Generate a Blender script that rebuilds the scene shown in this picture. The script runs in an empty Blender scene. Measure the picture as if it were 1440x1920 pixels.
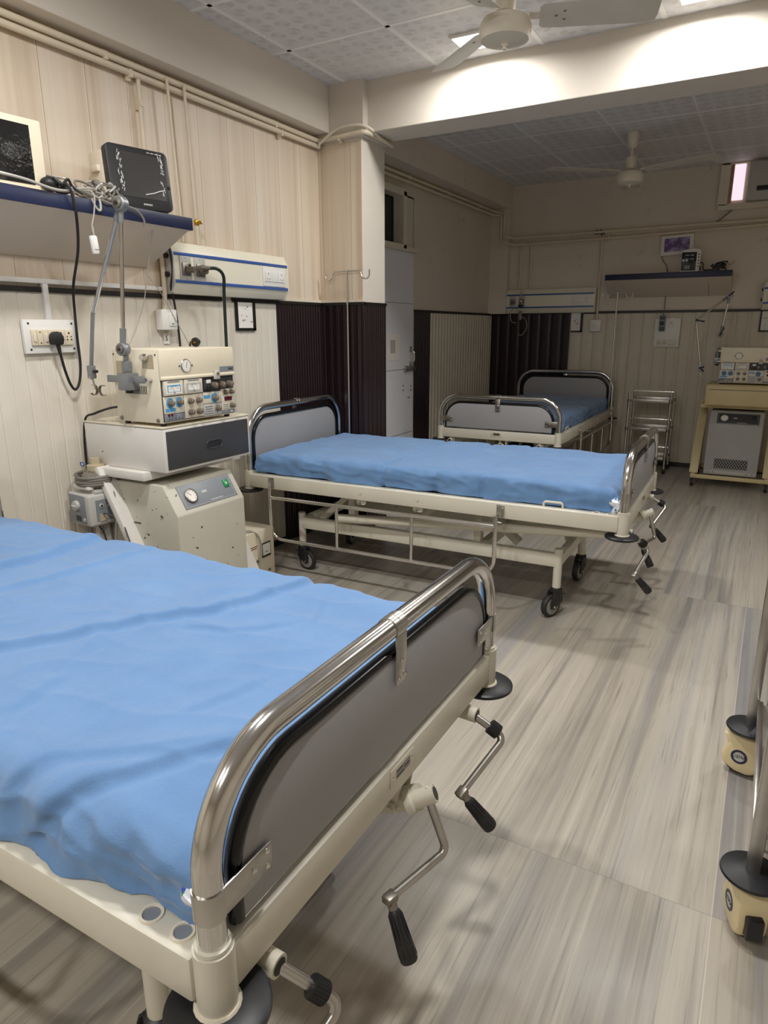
import bpy, bmesh, math, random
from mathutils import Vector, Matrix, noise
R = math.radians
SC = bpy.context.scene
COL = SC.collection
random.seed(7)
V = Vector
# ------------------------------------------------------------------ materials
def lin(h):
    h = h.lstrip('#'); o = []
    for i in (0, 2, 4):
        c = int(h[i:i+2], 16) / 255
        o.append(c/12.92 if c <= .04045 else ((c+.055)/1.055)**2.4)
    return (*o, 1)
class NT:
    def __init__(s, name):
        s.m = bpy.data.materials.new(name); s.m.use_nodes = True
        s.t = s.m.node_tree; s.n = s.t.nodes; s.b = s.n['Principled BSDF']
    def add(s, typ, **k):
        nd = s.n.new(typ)
        for a, v in k.items(): setattr(nd, a, v)
        return nd
    def link(s, a, b): s.t.links.new(a, b)
    def val(s, sock, v):
        if hasattr(v, 'is_linked') or isinstance(v, bpy.types.NodeSocket): s.link(v, sock)
        else: sock.default_value = v
    def math(s, op, a, b=0., c=0., clamp=False):
        nd = s.add('ShaderNodeMath', operation=op, use_clamp=clamp)
        s.val(nd.inputs[0], a); s.val(nd.inputs[1], b); s.val(nd.inputs[2], c)
        return nd.outputs[0]
    def mix(s, f, a, b, mode='MIX'):
        nd = s.add('ShaderNodeMix', data_type='RGBA', blend_type=mode)
        s.val(nd.inputs[0], f); s.val(nd.inputs[6], a); s.val(nd.inputs[7], b)
        return nd.outputs[2]
    def coord(s, scale=(1, 1, 1), loc=(0, 0, 0), rot=(0, 0, 0)):
        tc = s.add('ShaderNodeTexCoord'); mp = s.add('ShaderNodeMapping')
        s.link(tc.outputs['Object'], mp.inputs[0])
        mp.inputs['Scale'].default_value = scale; mp.inputs['Location'].default_value = loc
        mp.inputs['Rotation'].default_value = rot
        return mp.outputs[0]
    def noise(s, vec, scale=1., detail=3., rough=.5):
        nd = s.add('ShaderNodeTexNoise'); s.link(vec, nd.inputs['Vector'])
        nd.inputs['Scale'].default_value = scale; nd.inputs['Detail'].default_value = detail
        nd.inputs['Roughness'].default_value = rough
        return nd.outputs[0]
    def ramp(s, fac, stops):
        nd = s.add('ShaderNodeValToRGB'); s.link(fac, nd.inputs[0])
        e = nd.color_ramp.elements
        while len(e) < len(stops): e.new(.5)
        for el, (p, c) in zip(e, stops): el.position = p; el.color = c
        return nd.outputs[0]
    def bump(s, h, strength=.2, dist=.002):
        nd = s.add('ShaderNodeBump'); s.link(h, nd.inputs['Height'])
        nd.inputs['Strength'].default_value = strength; nd.inputs['Distance'].default_value = dist
        s.link(nd.outputs[0], s.b.inputs['Normal'])
    def base(s, col, rough=.5, metal=0., spec=.5):
        s.val(s.b.inputs['Base Color'], col); s.val(s.b.inputs['Roughness'], rough)
        s.b.inputs['Metallic'].default_value = metal; s.b.inputs['Specular IOR Level'].default_value = spec
G1 = (0, 0, 0, 1); W1 = (1, 1, 1, 1)
def mat(name, h, rough=.5, metal=0., var=.0, vs=8., bump=0., bs=200., spec=.5, chips=None, chip_amt=.68, chip_scale=45):
    t = NT(name); c = lin(h)
    if var or bump or chips:
        v = t.coord()
        col = c
        if var:
            n = t.noise(v, vs, 4, .6)
            lo = tuple(x*(1-var) for x in c[:3])+(1,); hi = tuple(min(1, x*(1+var)) for x in c[:3])+(1,)
            col = t.ramp(n, [(.3, lo), (.7, hi)])
        if chips:
            n = t.noise(v, chip_scale, 3, .6)
            f = t.math('GREATER_THAN', n, chip_amt)
            col = t.mix(f, col, lin(chips))
        t.base(col, rough, metal, spec)
        if bump: t.bump(t.noise(v, bs, 2), bump, .001)
    else: t.base(c, rough, metal, spec)
    return t.m
M = {}
M['cream'] = mat('cream_enamel', 'd0cbbb', .38, var=.05, vs=5)
M['cream_worn'] = mat('worn_cream_enamel', 'd6cfba', .42, var=.05, vs=4, chips='5a4a3c', chip_amt=.70, chip_scale=38)
M['white_worn'] = mat('worn_white_enamel', 'd8d4cd', .42, var=.05, vs=5, chips='6a5c50', chip_amt=.74, chip_scale=30)
M['vent_cream'] = mat('aged_ivory_enamel', 'e2d8c0', .45, var=.04, vs=6, chips='8a7a66', chip_amt=.76, chip_scale=40)
M['yellow_cream'] = mat('yellowed_cream_enamel', 'cdbd90', .45, var=.04)
M['chrome'] = mat('stainless_tube', 'd6d4d1', .15, 1., var=.06, vs=30)
M['steel'] = mat('brushed_steel', 'bfbcb7', .3, 1., var=.12, vs=14, bump=.05)
M['dull_steel'] = mat('dull_steel', '9a958c', .42, 1., var=.15, vs=10)
M['gunmetal'] = mat('grey_cast_metal', '8d9092', .4, .55, var=.08, vs=20)
M['black'] = mat('black_rubber', '1b1b1d', .5, var=.2, vs=20, bump=.1)
M['disc'] = mat('scuffed_black_rubber', '1c1d20', .42, var=.3, vs=12, chips='8f8a82', chip_amt=.75, chip_scale=60)
M['blackg'] = mat('glossy_black_edging', '0d0d10', .22)
M['blackp'] = mat('black_plastic', '202022', .45)
M['darkscreen'] = mat('dark_glass_screen', '232425', .12); M['filmscreen'] = mat('film_covered_screen', '3c3b3a', .16, spec=.9)
M['graylam'] = mat('grey_laminate', '9a9a9c', .5, var=.03, vs=3)
M['panelgrey'] = mat('dark_grey_laminate', '3d3d40', .42, var=.08, vs=4)
M['ctrlgrey'] = mat('grey_control_panel', '7f848a', .4)
M['lgrey'] = mat('light_grey_plastic', 'b9b7b1', .45, var=.04)
M['white'] = mat('white_plastic', 'e4e2dc', .4)
M['offwhite'] = mat('off_white_plastic', 'd9d0bd', .45, var=.04)
M['switchcream'] = mat('yellowed_switch_plastic', 'd8cbb2', .42)
M['paper'] = mat('paper', 'e8e5dd', .8, var=.03, vs=15)
M['navy'] = mat('navy_laminate', '1c2444', .4, var=.12, vs=10)
M['blue'] = mat('blue_strip', '3a5a9c', .35)
M['lblue'] = mat('light_blue_label', '4f9fd0', .5)
M['knob'] = mat('brown_grey_knob', '6e6254', .5, var=.1, vs=40)
M['red'] = mat('dark_red_display', '5a1226', .25)
M['green'] = mat('green_switch', '168a4a', .3)
M['orange'] = mat('orange_clamp', 'b8502c', .5)
M['brass'] = mat('brass', 'c9a040', .3, 1.)
M['hose'] = mat('grey_hose', '77726a', .5, var=.1)
M['tubing'] = mat('clear_grey_tubing', 'a9a59c', .35)
M['greencable'] = mat('dark_green_cable', '14261c', .45)
M['pipe'] = mat('painted_cream_pipe', 'd9cdb6', .42, var=.05, vs=8)
M['panelcream'] = mat('cream_panel_housing', 'e6e0cc', .35, var=.02)
M['compgrey'] = mat('cream_grey_powder_coat', 'bfbbad', .42, var=.03, chips='3a2c24', chip_amt=.675, chip_scale=34)
M['compgrey2'] = mat('grey_powder_coat', 'a9a9a6', .42, var=.03)
M['jaundice'] = mat('yellowed_clear_plastic', 'b5a88c', .25, var=.1)
M['fan'] = mat('fan_enamel', 'e0d8c6', .4, var=.04)
M['fanblade'] = mat('fan_blade_enamel', 'cfc8bb', .45, var=.05)
M['casterbeige'] = mat('beige_nylon', 'e0cfa4', .4, var=.03)
M['wheel'] = mat('grey_wheel_rim', '8c8880', .5)
M['tyre'] = mat('rubber_tyre', '2a2928', .6)
M['wood'] = mat('worn_wood_board', '9c8468', .6, var=.25, vs=12)
M['darkvoid'] = mat('painted_room_darkness', '23262a', .15)  # darkness of the room behind the ventilator opening, painted onto its pane
def f_mat(name, build):
    t = NT(name); build(t); M[name] = t.m
def _sheet(t):
    v = t.coord()
    n = t.noise(v, 5, 5, .6); n2 = t.noise(t.coord((500, 500, 500)), 1, 1)
    c = t.ramp(n, [(.25, lin('567ba8')), (.75, lin('6489b6'))])
    c = t.mix(t.math('MULTIPLY', n2, .25), c, lin('8ca9cb'))
    t.base(c, .9, 0, .2); t.b.inputs['Sheen Weight'].default_value = .25
    h = t.math('ADD', t.math('MULTIPLY', n2, .25), t.noise(v, 28, 4, .6))
    t.bump(h, .35, .004)
f_mat('sheet', _sheet)
def _floral(t):
    v = t.coord()
    vo = t.add('ShaderNodeTexVoronoi'); t.link(v, vo.inputs['Vector']); vo.inputs['Scale'].default_value = 60
    a = t.math('LESS_THAN', vo.outputs['Distance'], .33)
    n = t.noise(v, 50, 2)
    c = t.mix(t.math('GREATER_THAN', n, .52), lin('3c58b0'), lin('4a9a58'))
    t.base(t.mix(a, lin('dfe3ee'), c), .8)
f_mat('floral', _floral)
def _floor(t):
    tc = t.add('ShaderNodeTexCoord'); sp = t.add('ShaderNodeSeparateXYZ'); t.link(tc.outputs['Object'], sp.inputs[0])
    x, y = sp.outputs[0], sp.outputs[1]
    tx = t.math('FLOOR', t.math('DIVIDE', t.math('SUBTRACT', x, 2.504), 1.25))
    ty = t.math('FLOOR', t.math('DIVIDE', t.math('SUBTRACT', y, 1.40), 1.96))
    off = t.math('ADD', t.math('MULTIPLY', tx, 3.17), t.math('MULTIPLY', ty, .11))
    # streaks run along y and drift a little
    warp = t.noise(t.coord((.9, .35, 1)), 1, 1)
    xs = t.math('ADD', t.math('ADD', x, off), t.math('MULTIPLY', warp, .05))
    def st(sx, sy, d=4, z=0.):
        cb = t.add('ShaderNodeCombineXYZ')
        t.val(cb.inputs[0], t.math('MULTIPLY', xs, sx)); t.val(cb.inputs[1], t.math('MULTIPLY', y, sy)); cb.inputs[2].default_value = z
        return t.noise(cb.outputs[0], 1, d, .62)
    a = st(11, .28, 5); b = st(46, .7, 4, 3.); d = st(3.6, .16, 3, 9.); e = st(120, 3.2, 3, 5.)
    base = t.ramp(d, [(.3, lin('9c948a')), (.5, lin('aca496')), (.72, lin('bab3a8'))])
    c = t.mix(t.ramp(a, [(.34, (.6,)*3+(1,)), (.52, G1)]), base, lin('756f6a'))
    c = t.mix(t.ramp(b, [(.32, (.55,)*3+(1,)), (.47, G1)]), c, lin('7c766e'))
    c = t.mix(t.ramp(b, [(.55, G1), (.72, (.6,)*3+(1,))]), c, lin('c6beb0'))
    c = t.mix(t.ramp(e, [(.28, (.55,)*3+(1,)), (.42, G1)]), c, lin('716b64'))
    f = st(5, .14, 4, 17.)
    c = t.mix(t.ramp(f, [(.57, G1), (.68, (.42,)*3+(1,))]), c, lin('747b88'))
    def seam(u, o, p, w):
        q = t.math('ABSOLUTE', t.math('SUBTRACT', t.math('FRACT', t.math('ADD', t.math('DIVIDE', t.math('SUBTRACT', u, o), p), .5)), .5))
        return t.math('LESS_THAN', t.math('MULTIPLY', q, p), w)
    s1 = seam(x, 2.504, 2.5, .0011); s2 = seam(y, 1.40, 1.96, .0012)
    c = t.mix(t.math('MULTIPLY', s1, .6), c, lin('d0c9bc')); c = t.mix(t.math('MULTIPLY', s2, .5), c, lin('7d776e'))
    t.base(c, t.ramp(t.noise(tc.outputs['Object'], 3, 4), [(.3, (.30,)*3+(1,)), (.7, (.44,)*3+(1,))]), 0, .5)
f_mat('floor', _floor)
def _lam(t):   # wood-grain wall boards, boards .2 m wide along y, grain along z (the boards on x-facing wall)
    tc = t.add('ShaderNodeTexCoord'); sp = t.add('ShaderNodeSeparateXYZ'); t.link(tc.outputs['Object'], sp.inputs[0])
    u = t.math('ADD', sp.outputs[1], sp.outputs[0])
    idx = t.math('FLOOR', t.math('DIVIDE', t.math('SUBTRACT', u, .02), .2))
    us = t.math('ADD', u, t.math('MULTIPLY', idx, 1.37))
    def st(su, sz, z=0., d=4):
        cb = t.add('ShaderNodeCombineXYZ'); t.val(cb.inputs[0], t.math('MULTIPLY', us, su)); t.val(cb.inputs[1], t.math('MULTIPLY', sp.outputs[2], sz)); cb.inputs[2].default_value = z
        return t.noise(cb.outputs[0], 1, d, .55)
    a = st(13, .25); b = st(70, 1.1, 4.)
    c = t.ramp(a, [(.30, lin('c2af98')), (.5, lin('d8cab6')), (.7, lin('e2d8c8'))])
    c = t.mix(t.math('MULTIPLY', b, .3), c, lin('c4a888'))
    fr = t.math('FRACT', t.math('DIVIDE', t.math('SUBTRACT', u, .02), .2))
    s = t.math('LESS_THAN', fr, .018); s2 = t.math('GREATER_THAN', fr, .985)
    c = t.mix(t.math('MULTIPLY', s, .7), c, lin('9a7d60')); c = t.mix(t.math('MULTIPLY', s2, .6), c, lin('efe4d2'))
    t.base(c, .42)
f_mat('laminate', _lam)
def _plaster(h, dirt, amt):
    def fn(t):
        v = t.coord(); n = t.noise(v, 1.6, 6, .65); n2 = t.noise(v, 7, 5, .7)
        c = t.ramp(n, [(.3, tuple(x*.93 for x in lin(h)[:3])+(1,)), (.65, lin(h))])
        c = t.mix(t.ramp(n2, [(.62, G1), (.8, (amt,)*3+(1,))]), c, lin(dirt))
        t.base(c, .6, 0, .3); t.bump(t.noise(v, 60, 3), .08, .002)
    return fn
f_mat('plaster', _plaster('d6cec1', 'b3a38c', .25))
f_mat('plaster_far', _plaster('d9cfc0', '7d705c', .55))
def _cell(base, dot, dk):
    def fn(t):
        v = t.coord((1, 1, 0))
        vo = t.add('ShaderNodeTexVoronoi'); t.link(v, vo.inputs['Vector']); vo.inputs['Scale'].default_value = 11; vo.inputs['Randomness'].default_value = 0.
        f = t.math('LESS_THAN', vo.outputs['Distance'], .40)
        ck = t.add('ShaderNodeTexChecker'); t.link(v, ck.inputs['Vector']); ck.inputs['Scale'].default_value = 11
        k = t.math('ADD', t.math('MULTIPLY', ck.outputs['Fac'], .4), .25)
        n = t.noise(t.coord(), 3, 3)
        k = t.math('MULTIPLY', k, t.ramp(n, [(.35, (.35,)*3+(1,)), (.6, W1)]))
        c = t.mix(t.math('MULTIPLY', f, k), lin(base), lin(dot))
        t.base(c, .65, 0, .3)
    return fn
f_mat('ctile', _cell('dddcdc', 'c0bebd', 0))
M['tbar'] = mat('ceiling_grid_bar', 'efeeec', .5)
M['dado_cream'] = mat('cream_ribbed_panel', 'dbd3c4', .4, var=.04, vs=2.5)
M['dado_far'] = mat('aged_cream_ribbed_panel', 'cdc4b2', .42, var=.06, vs=2.5)
M['dado_dark'] = mat('dark_maroon_ribbed_panel', '24161a', .33, var=.15, vs=3)
M['blacktrim'] = mat('black_edge_trim', '1a1614', .4)
M['doorwhite'] = mat('white_door_laminate', 'e0e1e6', .45, var=.02, vs=3)
def _film(t):
    v = t.coord(); n = t.noise(v, 16, 4, .7)
    t.base(t.ramp(n, [(.5, lin('1a1a1a')), (.66, lin('2a2a29')), (.8, lin('55534e'))]), .18, 0, .6)
    t.bump(t.noise(v, 24, 3, .6), .8, .006)
f_mat('crinkled_film', _film)
def _galaxy(t):
    v = t.coord((6, 6, 9), (.3, .2, .1), (0, .5, 0)); n = t.noise(v, 1.2, 5, .6)
    c = t.ramp(n, [(.3, lin('1c2a66')), (.48, lin('6a3f86')), (.6, lin('a9a3c4')), (.72, lin('5a2f78'))])
    t.base(c, .3)
f_mat('galaxy', _galaxy)
def _mesh(t):
    v = t.coord((1, 1, 1), (0, 0, 0))
    t.base(lin('1a1a1a'), .6)
f_mat('ventdark', _mesh)
def emis(name, h, s):
    t = NT(name); t.base(lin(h), .5); t.b.inputs['Emission Color'].default_value = lin(h); t.b.inputs['Emission Strength'].default_value = s
    M[name] = t.m
emis('led', 'fffdf8', 6.); emis('daylight', 'f0d6e2', 1.1)
def clear(name, h):
    t = NT(name); t.base(lin(h), .08); t.b.inputs['Transmission Weight'].default_value = .85; M[name] = t.m
clear('clearplastic', 'e8e0cc')
# ------------------------------------------------------------------ mesh builder
def frame_for(d):
    d = d.normalized(); a = V((0, 0, 1)) if abs(d.z) < .9 else V((1, 0, 0))
    u = d.cross(a).normalized(); return u, d.cross(u).normalized()
def fillet(pts, r, n=5, closed=False):
    pts = [V(p) for p in pts]; out = []
    N = len(pts)
    for i, p in enumerate(pts):
        if not closed and i in (0, N-1): out.append(p); continue
        a, b = pts[i-1], pts[(i+1) % N]
        rr = r[i] if isinstance(r, (list, tuple)) else r
        if rr <= 0: out.append(p); continue
        da, db = (a-p), (b-p)
        k = min(rr, da.length*.49, db.length*.49)
        if k < 1e-5: out.append(p); continue
        q0, q1 = p+da.normalized()*k, p+db.normalized()*k
        # circular-like arc by rational bezier
        ang = da.angle(db); w = math.sin(ang/2)
        for j in range(n+1):
            t = j/n; A, B, Cc = (1-t)**2, 2*t*(1-t)*w, t*t
            out.append((q0*A+p*B+q1*Cc)/(A+B+Cc))
    return out
def spline(pts, n=8):
    pts = [V(p) for p in pts]; P = [pts[0]*2-pts[1]]+pts+[pts[-1]*2-pts[-2]]; out = []
    for i in range(1, len(P)-2):
        for j in range(n):
            t = j/n; a, b, c, d = P[i-1], P[i], P[i+1], P[i+2]
            out.append(.5*((2*b)+(c-a)*t+(2*a-5*b+4*c-d)*t*t+(3*b-a-3*c+d)*t**3))
    return out+[pts[-1]]
class MB:
    def __init__(s): s.bm = bmesh.new(); s.mats = []
    def mi(s, m):
        if m not in s.mats: s.mats.append(m)
        return s.mats.index(m)
    def _fin(s, faces, m):
        i = s.mi(m)
        for f in faces: f.material_index = i
    def box(s, c, size, m='cream', rot=None, bev=0., seg=2):
        tmp = bmesh.new()
        bmesh.ops.create_cube(tmp, size=1, matrix=Matrix.Diagonal((*size, 1)))
        if bev: bmesh.ops.bevel(tmp, geom=tmp.edges[:], offset=min(bev, min(size)*.49), segments=seg, affect='EDGES', profile=.5)
        Mx = Matrix.Translation(V(c))
        if rot is not None: Mx = Mx @ (Matrix.Rotation(R(rot), 4, 'Z') if isinstance(rot, (int, float)) else rot.to_4x4())
        tmp.transform(Mx); return s._merge(tmp, m)
    def _merge(s, tmp, m):
        vm = {v: s.bm.verts.new(v.co) for v in tmp.verts}; fs = []
        for f in tmp.faces:
            try: fs.append(s.bm.faces.new([vm[v] for v in f.verts]))
            except ValueError: pass
        tmp.free(); s._fin(fs, m); return s
    def bar(s, a, b, w, h, m='cream', up=(0, 0, 1), bev=.003):
        a, b = V(a), V(b); d = (b-a); L = d.length; x = d.normalized(); u = V(up)
        y = u.cross(x).normalized(); z = x.cross(y)
        return s.box((a+b)/2, (L, w, h), m, Matrix((x, y, z)).transposed(), bev)
    def ring(s, c, u, v, r, n): return [s.bm.verts.new(c+u*(math.cos(2*math.pi*i/n)*r)+v*(math.sin(2*math.pi*i/n)*r)) for i in range(n)]
    def tube(s, pts, r, m='chrome', n=10, closed=False, caps=True):
        pts = [V(p) for p in pts]; N = len(pts); rings = []
        d0 = (pts[1]-pts[0]); u, v = frame_for(d0); pd = d0.normalized()
        for i, p in enumerate(pts):
            if closed: d = (pts[(i+1) % N]-pts[i-1])
            else: d = pts[min(i+1, N-1)]-pts[max(i-1, 0)]
            if d.length < 1e-9: d = pd
            d = d.normalized(); q = pd.rotation_difference(d); u = q @ u; v = q @ v; pd = d
            rr = r[i] if isinstance(r, (list, tuple)) else r
            rings.append(s.ring(p, u, v, rr, n))
        fs = []
        for i in range(N if closed else N-1):
            a, b = rings[i], rings[(i+1) % N]
            for j in range(n):
                fs.append(s.bm.faces.new((a[j], a[(j+1) % n], b[(j+1) % n], b[j])))
        if caps and not closed: fs += [s.bm.faces.new(rings[0][::-1]), s.bm.faces.new(rings[-1])]
        s._fin(fs, m); return s
    def cyl(s, a, b, r, m='chrome', r2=None, n=20): return s.tube([a, b], [r, r if r2 is None else r2], m, n)
    def lathe(s, prof, o, ax=(0, 0, 1), m='chrome', n=28, caps=True):
        o = V(o); ax = V(ax).normalized(); u, v = frame_for(ax); rings = []
        for (r, z) in prof: rings.append(s.ring(o+ax*z, u, v, max(r, 1e-4), n))
        fs = []
        for a, b in zip(rings, rings[1:]):
            for j in range(n): fs.append(s.bm.faces.new((a[j], a[(j+1) % n], b[(j+1) % n], b[j])))
        if caps: fs += [s.bm.faces.new(rings[0][::-1]), s.bm.faces.new(rings[-1])]
        s._fin(fs, m); return s
    def prism(s, poly, o, U, Vv, d, m='cream', bev=0.):
        o, U, Vv, d = V(o), V(U), V(Vv), V(d); tmp = bmesh.new()
        a = [tmp.verts.new(o+U*p[0]+Vv*p[1]) for p in poly]; b = [tmp.verts.new(w.co+d) for w in a]
        N = len(a); tmp.faces.new(a); tmp.faces.new(b[::-1])
        for i in range(N): tmp.faces.new((a[i], b[i], b[(i+1) % N], a[(i+1) % N]))
        bmesh.ops.recalc_face_normals(tmp, faces=tmp.faces[:])
        if bev: bmesh.ops.bevel(tmp, geom=tmp.edges[:], offset=bev, segments=2, affect='EDGES', profile=.5)
        return s._merge(tmp, m)
    def ball(s, c, r, m='chrome', sc=(1, 1, 1), u=14, v=10):
        tmp = bmesh.new(); bmesh.ops.create_uvsphere(tmp, u_segments=u, v_segments=v, radius=r, matrix=Matrix.Translation(V(c)) @ Matrix.Diagonal((*sc, 1)))
        return s._merge(tmp, m)
    def quad(s, vs, m):
        s._fin([s.bm.faces.new([s.bm.verts.new(V(p)) for p in vs])], m); return s
    def build(s, name, parent=None, smooth=True, angle=40):
        me = bpy.data.meshes.new(name)
        bmesh.ops.recalc_face_normals(s.bm, faces=s.bm.faces[:])
        s.bm.to_mesh(me); s.bm.free()
        for m in s.mats: me.materials.append(M[m])
        if smooth:
            me.polygons.foreach_set('use_smooth', [True]*len(me.polygons)); me.set_sharp_from_angle(angle=R(angle))
        o = bpy.data.objects.new(name, me); COL.objects.link(o)
        if parent: o.parent = parent
        return o
def tag(o, label=None, cat=None, group=None, kind=None):
    if label: o['label'] = label
    if cat: o['category'] = cat
    if group: o['group'] = group
    if kind: o['kind'] = kind
    return o
def empty(name, loc=(0, 0, 0), rz=0, label=None, cat=None, group=None):
    o = bpy.data.objects.new(name, None); COL.objects.link(o); o.empty_display_size = .1
    o.location = loc; o.rotation_euler = (0, 0, R(rz)); return tag(o, label, cat, group)
def copy_tree(o, parent=None):
    c = o.copy(); COL.objects.link(c)
    if parent: c.parent = parent
    for ch in list(o.children): copy_tree(ch, c)
    return c
def struct(mb, name, label=None, smooth=False):
    o = mb.build(name, smooth=smooth); tag(o, label, None, None, 'structure'); return o
def rounded(w, h, r, n=5, cx=0, cy=0, corners=(1, 1, 1, 1)):
    pts = []
    for k, (sx, sy, a) in enumerate(((1, 1, 0), (-1, 1, 90), (-1, -1, 180), (1, -1, 270))):
        if not corners[k]: pts.append((cx+sx*w/2, cy+sy*h/2)); continue
        for i in range(n+1):
            t = R(a+90*i/n); pts.append((cx+sx*(w/2-r)+r*math.cos(t), cy+sy*(h/2-r)+r*math.sin(t)))
    return pts
def text(body, size, m, parent, loc, rot, ext=.0004, name='lettering', ax='CENTER'):
    cu = bpy.data.curves.new(name, 'FONT'); cu.body = body; cu.size = size; cu.extrude = ext; cu.align_x = ax; cu.align_y = 'CENTER'
    t = bpy.data.objects.new(name, cu); COL.objects.link(t)
    dg = bpy.context.evaluated_depsgraph_get(); me = bpy.data.meshes.new_from_object(t.evaluated_get(dg))
    bpy.data.objects.remove(t); bpy.data.curves.remove(cu); me.materials.clear(); me.materials.append(M[m])
    o = bpy.data.objects.new(name, me); COL.objects.link(o); o.location = loc; o.rotation_euler = rot
    if parent: o.parent = parent
    return o
FX = (R(90), 0, R(90))      # text facing +x
FY = (R(90), 0, 0)          # text facing -y
ZC = 2.575; D = 6.79; ZD = 1.40
b = MB(); b.box((2.1, 1.9, -.025), (5.2, 10., .05), 'floor'); struct(b, 'floor', 'grey and beige streaked marble floor')
# ceiling: tiles and their bars
b = MB(); b.box((2.1, 1.9, ZC+.03), (5.2, 10., .06), 'ctile')
for k in range(-1, 9):
    b.box((.21+.5515*k, .31, ZC-.0005), (.022, 6.62, .0025), 'tbar')
    b.box((.21+.5515*k, 5.33, ZC-.0005), (.012, 2.94, .002), 'tbar')
for k in range(-10, 2): b.box((2.3, 2.519+.552*k, ZC-.0005), (4.4, .022, .0025), 'tbar')
for k in range(0, 6): b.box((2.2, 4.05+.552*k, ZC-.0005), (4.6, .012, .002), 'tbar')
struct(b, 'ceiling', 'suspended ceiling of pale dotted square tiles')
b = MB(); b.box((-.05, .30, 1.3), (.1, 6.60, 2.6), 'laminate'); struct(b, 'wall_left', 'wood-grain board wall beside the beds')
b = MB()   # back room side wall with door and ventilator openings
b.box((-.15, 3.86, 1.3), (.1, .7, 2.6), 'plaster_far'); b.box((-.15, 5.91, 1.3), (.1, 1.76, 2.6), 'plaster_far')
b.box((-.15, 4.62, 2.41), (.1, .82, .38), 'plaster_far'); b.box((-.15, 4.93, 2.03), (.1, .21, .4), 'plaster_far')
struct(b, 'wall_back_left', 'cream side wall of the back room')
b = MB(); b.box((2.1, D+.05, 1.3), (5.2, .1, 2.6), 'plaster_far'); struct(b, 'wall_far', 'stained cream end wall')
b = MB(); b.box((4.55, 1.9, 1.3), (.1, 10, 2.6), 'plaster'); struct(b, 'wall_right')
b = MB(); b.box((2.1, -3.05, 1.3), (5.2, .1, 2.6), 'plaster'); struct(b, 'wall_near')
# beams and pillar
b = MB(); b.box((.0525, .285, 2.46), (.105, 6.57, .26), 'plaster', bev=.004); struct(b, 'trim_1', 'cream beam along the top of the left wall')
b = MB(); b.box((2.4, 3.74, 2.458), (4.2, .24, .28), 'plaster', bev=.004); struct(b, 'trim_2', 'cream beam crossing the room')
b = MB(); b.box((.1, 3.732, 1.15), (.404, .26, 2.30), 'plaster', bev=.003)
b.box((.118, 3.715, 2.44), (.424, .29, .29), 'plaster', bev=.003)
b.box((.15, 3.604, 1.84), (.30, .012, .88), 'laminate', bev=.002)
struct(b, 'wall_pillar', 'pillar with wood-grain front and cream side')
b = MB(); b.box((-.01, 5.33, 2.475), (.18, 2.94, .21), 'plaster_far', bev=.004)
b.box((-.008, D-.045, 1.89), (.186, .09, .98), 'plaster_far', bev=.003)
struct(b, 'trim_3', 'cream beam and corner pier of the back room')
# ribbed dado panels
def ribbed(name, p0, p1, nrm, z0, z1, pitch, kind, m, dep=.009, label=None):
    p0, p1, nrm = V((*p0, 0)), V((*p1, 0)), V((*nrm, 0)); L = (p1-p0).length; d = (p1-p0)/L; s = 0; prof = []
    if kind == 'board': cell = [(0, .2), (.05, .8), (.28, 1), (.46, .85), (.49, .35), (.53, .8), (.60, .7), (.63, .95), (.95, 1)]
    elif kind == 'rib': cell = [(0, 0), (.12, .75), (.25, 1), (.6, 1), (.75, .75), (.88, .05)]
    else: cell = [(0, .1), (.1, 1), (.45, .85), (.55, .3), (.62, .85), (.92, 1)]
    while s < L-1e-4:
        for (f, h) in cell:
            if s+f*pitch < L: prof.append((s+f*pitch, h*dep))
        s += pitch
    prof.append((L, dep*.5)); b = MB(); bm = b.bm
    rows = [[bm.verts.new(p0+d*q+nrm*h+V((0, 0, z))) for q, h in prof] for z in (z0, z1)]
    rows.append([bm.verts.new(p0+d*q+nrm*0+V((0, 0, z1))) for q, h in prof])
    fs = []
    for r0, r1 in zip(rows, rows[1:]):
        for i in range(len(prof)-1): fs.append(bm.faces.new((r0[i], r0[i+1], r1[i+1], r1[i])))
    b._fin(fs, m); o = b.build(name, smooth=False); tag(o, label, None, None, 'structure'); return o
ribbed('trim_4', (0, -2.9), (0, 3.144), (1, 0), 0, ZD, .122, 'board', 'dado_cream', .0045, 'cream ribbed wall panelling behind the beds')
ribbed('trim_5', (0, 3.144), (0, 3.60), (1, 0), 0, ZD, .052, 'dark', 'dado_dark', .008, 'dark maroon ribbed panelling in the corner by the pillar')
ribbed('trim_6', (0, 3.60), (.312, 3.60), (0, -1), 0, ZD, .052, 'dark', 'dado_dark', .010, 'dark maroon ribbed panelling on the pillar front')
ribbed('trim_7', (.302, 3.59), (.302, 3.862), (1, 0), 0, ZD, .052, 'dark', 'dado_dark', .010, 'dark maroon ribbed panelling on the pillar side')
ribbed('trim_8', (-.1, 5.05), (-.1, 5.35), (1, 0), 0, ZD-.01, .06, 'dark', 'dado_dark', .008, 'dark ribbed panelling beside the white door')
ribbed('trim_9', (-.1, 5.35), (-.1, 6.785), (1, 0), 0, ZD-.015, .062, 'rib', 'dado_far', .014, 'cream fluted panelling of the back room side wall')
ribbed('trim_10', (-.1, D), (.715, D), (0, -1), 0, ZD, .105, 'rib', 'dado_dark', .004, 'dark fluted panelling in the back corner')
ribbed('trim_11', (.715, D), (4.5, D), (0, -1), 0, ZD, .11, 'rib', 'dado_far', .007, 'cream fluted panelling on the end wall')
b = MB()   # black cap strips and skirting
b.box((.007, -.1, ZD+.002), (.014, 5.6, .02), 'blacktrim'); b.box((.007, 2.968, ZD+.002), (.014, .375, .02), 'blacktrim')
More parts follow.
